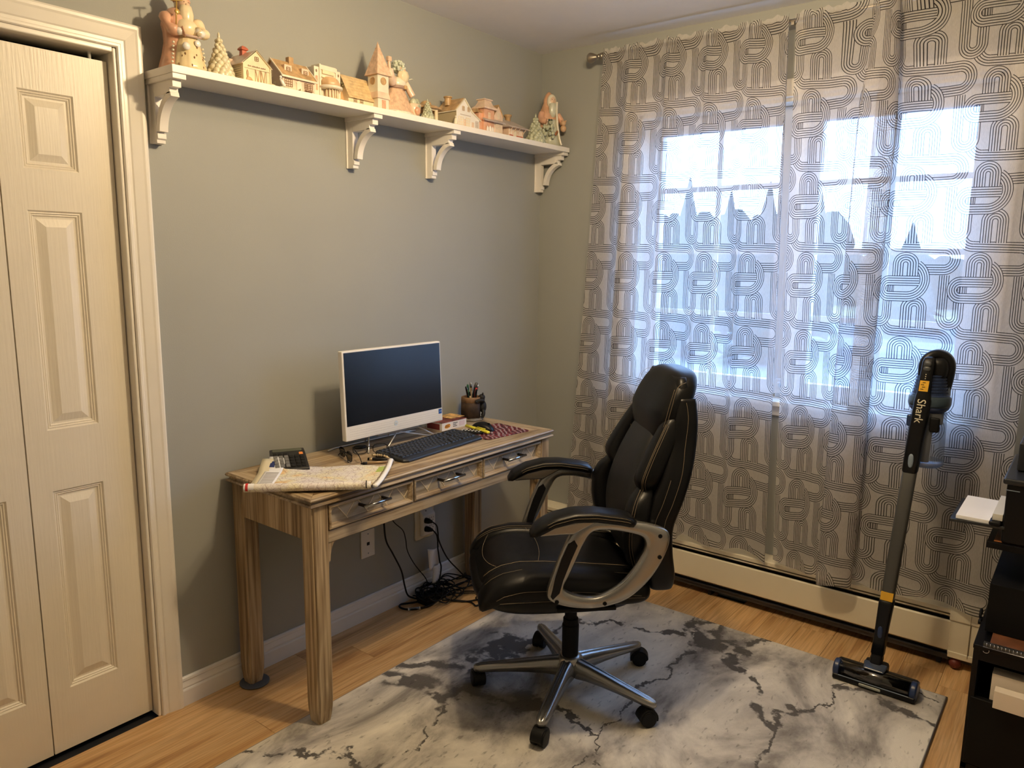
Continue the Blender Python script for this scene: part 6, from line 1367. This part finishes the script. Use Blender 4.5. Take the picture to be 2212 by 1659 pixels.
obj('hair', MB().ball((-.002, .004, hdz+.002), (.020, .023, .026), 14, 10), CRM, f, smooth=True)
obj('hood', MB().lathe([(.024, .250), (.027, .256), (.024, .268), (.016, .282), (.006, .292), (.001, .294)], 20, c=(.0, .004, 0)), PNK, f, smooth=True)
obj('star_staff', MB().tube([(.040, -.040, .150), (.046, -.038, .235)], .0022, 8).ball((.044, -.036, .200), (.003, .009, .010), 8, 6).tube([(.046, -.056, .234), (.046, -.020, .244)], .003, 8), GLD, f, smooth=True)
obj('pouch', MB().ball((.058, -.020, .082), (.009, .013, .014), 12, 8).ball((.052, .022, .102), (.005, .011, .012), 12, 8), WHG, f, smooth=True)
fl4 = MB()
for k in range(14): fl4.ball((.026+.006*(k < 7), (-.056 if k < 7 else .062)+.0014*(k % 7)*(1 if k < 7 else -1), .010+.014*(k % 7)), .0042, 7, 5)
obj('fur_trim', fl4, SPK, f, smooth=True)
# B sparkling skirt, raised arm, wreath hat
f = figurine('bearded figurine with sparkling pink skirt, raised arm and toy sack beside the church', .088, -1.028)
obj('skirt', MB().lathe([(.001, 0), (.080, 0), (.078, .008), (.066, .030), (.050, .066), (.034, .096), (.030, .102), (.001, .104)], 40, sx=.62, c=(0, -.010, 0), wob=pleat(10, .03)), mat('pink_glitter_glaze', (.70, .46, .30), .3, vary=.25, vscale=70, coat=.7, bmp=1., bscale=220), f, smooth=True)
obj('hem', MB().lathe([(.070, .0), (.084, .001), (.085, .010), (.074, .016)], 40, sx=.62, c=(0, -.010, 0), wob=pleat(8, .03)), SPK, f, smooth=True)
obj('torso', MB().ball((.006, -.008, .116), (.026, .034, .026), 18, 12), CRM2, f, smooth=True)
obj('belt', MB().lathe([(.028, .097), (.0345, .098), (.0345, .108), (.028, .109)], 28, sx=.8, c=(.003, -.008, 0)), mat('mauve_brown_belt', (.36, .24, .18), .4), f, smooth=True)
obj('buckle', MB().box(.029, .033, -.002, .012, .096, .110), TAN, f, bevel=.001)
obj('beard', MB().lathe([(.001, .112), (.010, .116), (.020, .128), (.026, .145), (.020, .160), (.008, .166)], 24, c=(.018, .004, 0), sx=.75, wob=pleat(8, .05)), CRM, f, smooth=True)
obj('face', MB().ball((.014, .000, .162), (.016, .017, .016), 14, 10).ball((.030, .002, .160), (.004, .004, .004), 8, 6), MATS['skin_glaze'], f, smooth=True)
ht_ = MB(); rn = random.Random(5)
for k in range(46):
    a, z = rn.uniform(0, 2*PI), rn.uniform(.160, .196); R_ = .027*math.sqrt(max(.05, 1-((z-.172)/.026)**2)); ht_.ball((.002+R_*math.cos(a)*.9, -.006+R_*math.sin(a), z), .0060, 7, 5)
ht_.ball((.0, -.006, .175), (.021, .024, .022), 12, 9)
obj('wreath_hat', ht_, mat('green_white_glitter_glaze', (.58, .62, .50), .22, vary=.3, vscale=120, coat=.8), f, smooth=True)
obj('raised_sleeve', MB().tube(cr([(.004, -.030, .132), (.014, -.048, .118), (.020, -.064, .134), (.022, -.066, .158)], 6), [.014, .0145, .015, .0155, .016, .017, .0175, .018, .018, .018, .018, .018, .018, .018, .017, .016, .015, .014, .012][:19], 12), PNL, f, smooth=True)
obj('raised_hand', MB().tube([(.022, -.067, .156), (.023, -.069, .170), (.023, -.070, .184)], [.006, .0065, .006], 10).box(.016, .030, -.078, -.062, .182, .198), MATS['skin_glaze'], f, bevel=.001)
obj('lowered_sleeve', MB().tube(cr([(.006, .024, .130), (.018, .034, .102), (.026, .046, .078)], 6), [.012]*13, 12), PNL, f, smooth=True)
obj('bell_string', MB().tube([(.018, .036, .138), (.022, .046, .142), (.022, .052, .140)], .0018, 6), SPK, f, smooth=True)
bk = obj('toy_basket', MB().lathe([(.001, .0), (.020, .0), (.026, .03), (.030, .052), (.001, .056)], 18, c=(.018, .060, 0), sx=.9), PNL, f, smooth=True)
obj('basket_toys', MB().ball((.024, .052, .058), (.014, .018, .016), 12, 8).ball((.020, .072, .056), (.014, .014, .020), 12, 8).ball((.038, .062, .044), (.008, .012, .012), 10, 7), GRN, bk, smooth=True)
obj('basket_rose', MB().ball((.040, .058, .028), (.008, .014, .016), 12, 8), PNK, bk, smooth=True)
# C hooded, long beard, holding a tree and a sack
f = figurine('hooded figurine with long pale beard holding a green tree at the right shelf end', .112, -.088, math.radians(-28))
obj('cloak', MB().lathe([(.001, 0), (.062, 0), (.060, .01), (.050, .06), (.052, .11), (.050, .14), (.036, .172), (.027, .196), (.026, .214), (.018, .234), (.008, .246), (.001, .250)], 32, sx=.75, c=(-.010, 0, 0), wob=pleat(7, .02)), mat('peach_cloak_glaze', (.60, .34, .20), .3, vary=.15, vscale=25, coat=.4), f, smooth=True)
obj('robe', MB().lathe([(.001, .001), (.052, .001), (.048, .03), (.040, .08), (.034, .12), (.001, .125)], 36, sx=.8, c=(.008, .006, 0), wob=pleat(10, .04)), mat('pale_sage_robe', (.50, .50, .38), .3, vary=.1, vscale=25, coat=.4), f, smooth=True)
obj('hood_lining', MB().ball((.012, .004, .202), (.016, .024, .034), 18, 12), CRM2, f, smooth=True)
obj('face', MB().ball((.018, .004, .204), (.012, .017, .022), 14, 10).ball((.031, .004, .200), (.003, .003, .005), 8, 6), MATS['skin_glaze'], f, smooth=True)
obj('eyes', MB().ball((.0290, -.003, .209), .0018, 6, 5).ball((.0290, .011, .209), .0018, 6, 5), BRN, f)
obj('beard', MB().lathe([(.001, .128), (.012, .132), (.018, .150), (.020, .175), (.016, .192), (.006, .197)], 20, c=(.022, .005, 0), sx=.7, wob=pleat(8, .05)), mat('sage_white_beard', (.58, .58, .46), .3, coat=.3), f, smooth=True)
obj('robe_border', MB().tube(cr([(.026, .024, .200), (.034, .020, .150), (.040, .022, .09), (.046, .032, .03), (.050, .040, .004)], 5), .005, 8), CRM2, f, smooth=True)
obj('left_sleeve', MB().tube(cr([(.0, .042, .150), (.010, .058, .120), (.024, .058, .104)], 5), [.013]*11, 10), PNK, f, smooth=True)
obj('right_sleeve', MB().tube(cr([(.0, -.040, .150), (.016, -.052, .118), (.034, -.034, .108)], 5), [.015]*11, 10), PNK, f, smooth=True)
obj('toy_bear', MB().ball((.030, .058, .108), (.011, .013, .013), 12, 8).ball((.026, .060, .084), (.014, .015, .016), 12, 8).ball((.034, .050, .118), .004, 7, 5).ball((.034, .068, .118), .004, 7, 5), mat('peach_bear_glaze', (.60, .38, .22), .4), f, smooth=True)
rn = random.Random(9); tb = MB()
for k in range(34):
    z = .035+rn.random()*.075; R_ = .030*(1-(z-.035)/.105)+.004; a = rn.uniform(0, 2*PI); tb.ball((.046+.5*R_*math.cos(a), -.028+R_*math.sin(a), z), .0085, 7, 5)
obj('held_tree', tb, GRN, f, smooth=True)
obj('bow', MB().ball((.056, -.030, .112), (.003, .006, .005), 8, 6).ball((.056, -.018, .112), (.003, .006, .005), 8, 6), mat('dark_green_bow', (.04, .06, .04), .4), f, smooth=True)
obj('key_charm', MB().ball((.056, .006, .052), (.003, .007, .008), 8, 6).ball((.057, .012, .062), (.003, .006, .006), 8, 6), mat('red_brown_charm', (.28, .10, .03), .4), f, smooth=True)

# ================================================================== CEILING FIXTURE (above the frame) and rebasing of the roots
cf = thing('ceiling_light', 'flush ceiling light fixture with two warm bulbs', 'light', (0, 0, 0))
obj('canopy', MB().lathe([(.001, 2.425), (.14, 2.425), (.15, 2.4395), (.001, 2.4395)], 32, c=(1.31, -1.44, 0)), M_brush, cf, smooth=True)
for x, y in ((1.24, -1.48), (1.38, -1.40)): obj('bulb_socket', MB().cyl((x, y, 2.31), (x, y, 2.43), .016, 12), M_brush, cf, smooth=True)

bpy.context.view_layer.update()
def desc(o):
    for c in o.children: yield c; yield from desc(c)
for o in list(COL.objects):
    if o.type == 'EMPTY' and o.parent is None and o.location.length < 1e-6:
        pts = [Vector(v) for c in desc(o) if c.type == 'MESH' for v in c.bound_box]
        if not pts: continue
        lo = Vector([min(p[k] for p in pts) for k in range(3)]); hi = Vector([max(p[k] for p in pts) for k in range(3)])
        base = Vector(((lo.x+hi.x)/2, (lo.y+hi.y)/2, lo.z)); T = Matrix.Translation(-base); o.location = base
        for c in desc(o):
            if c.type == 'MESH' and c.data.users == 1: c.data.transform(T)
for o in COL.objects:
    if o.parent is not None and 'category' in o: del o['category']
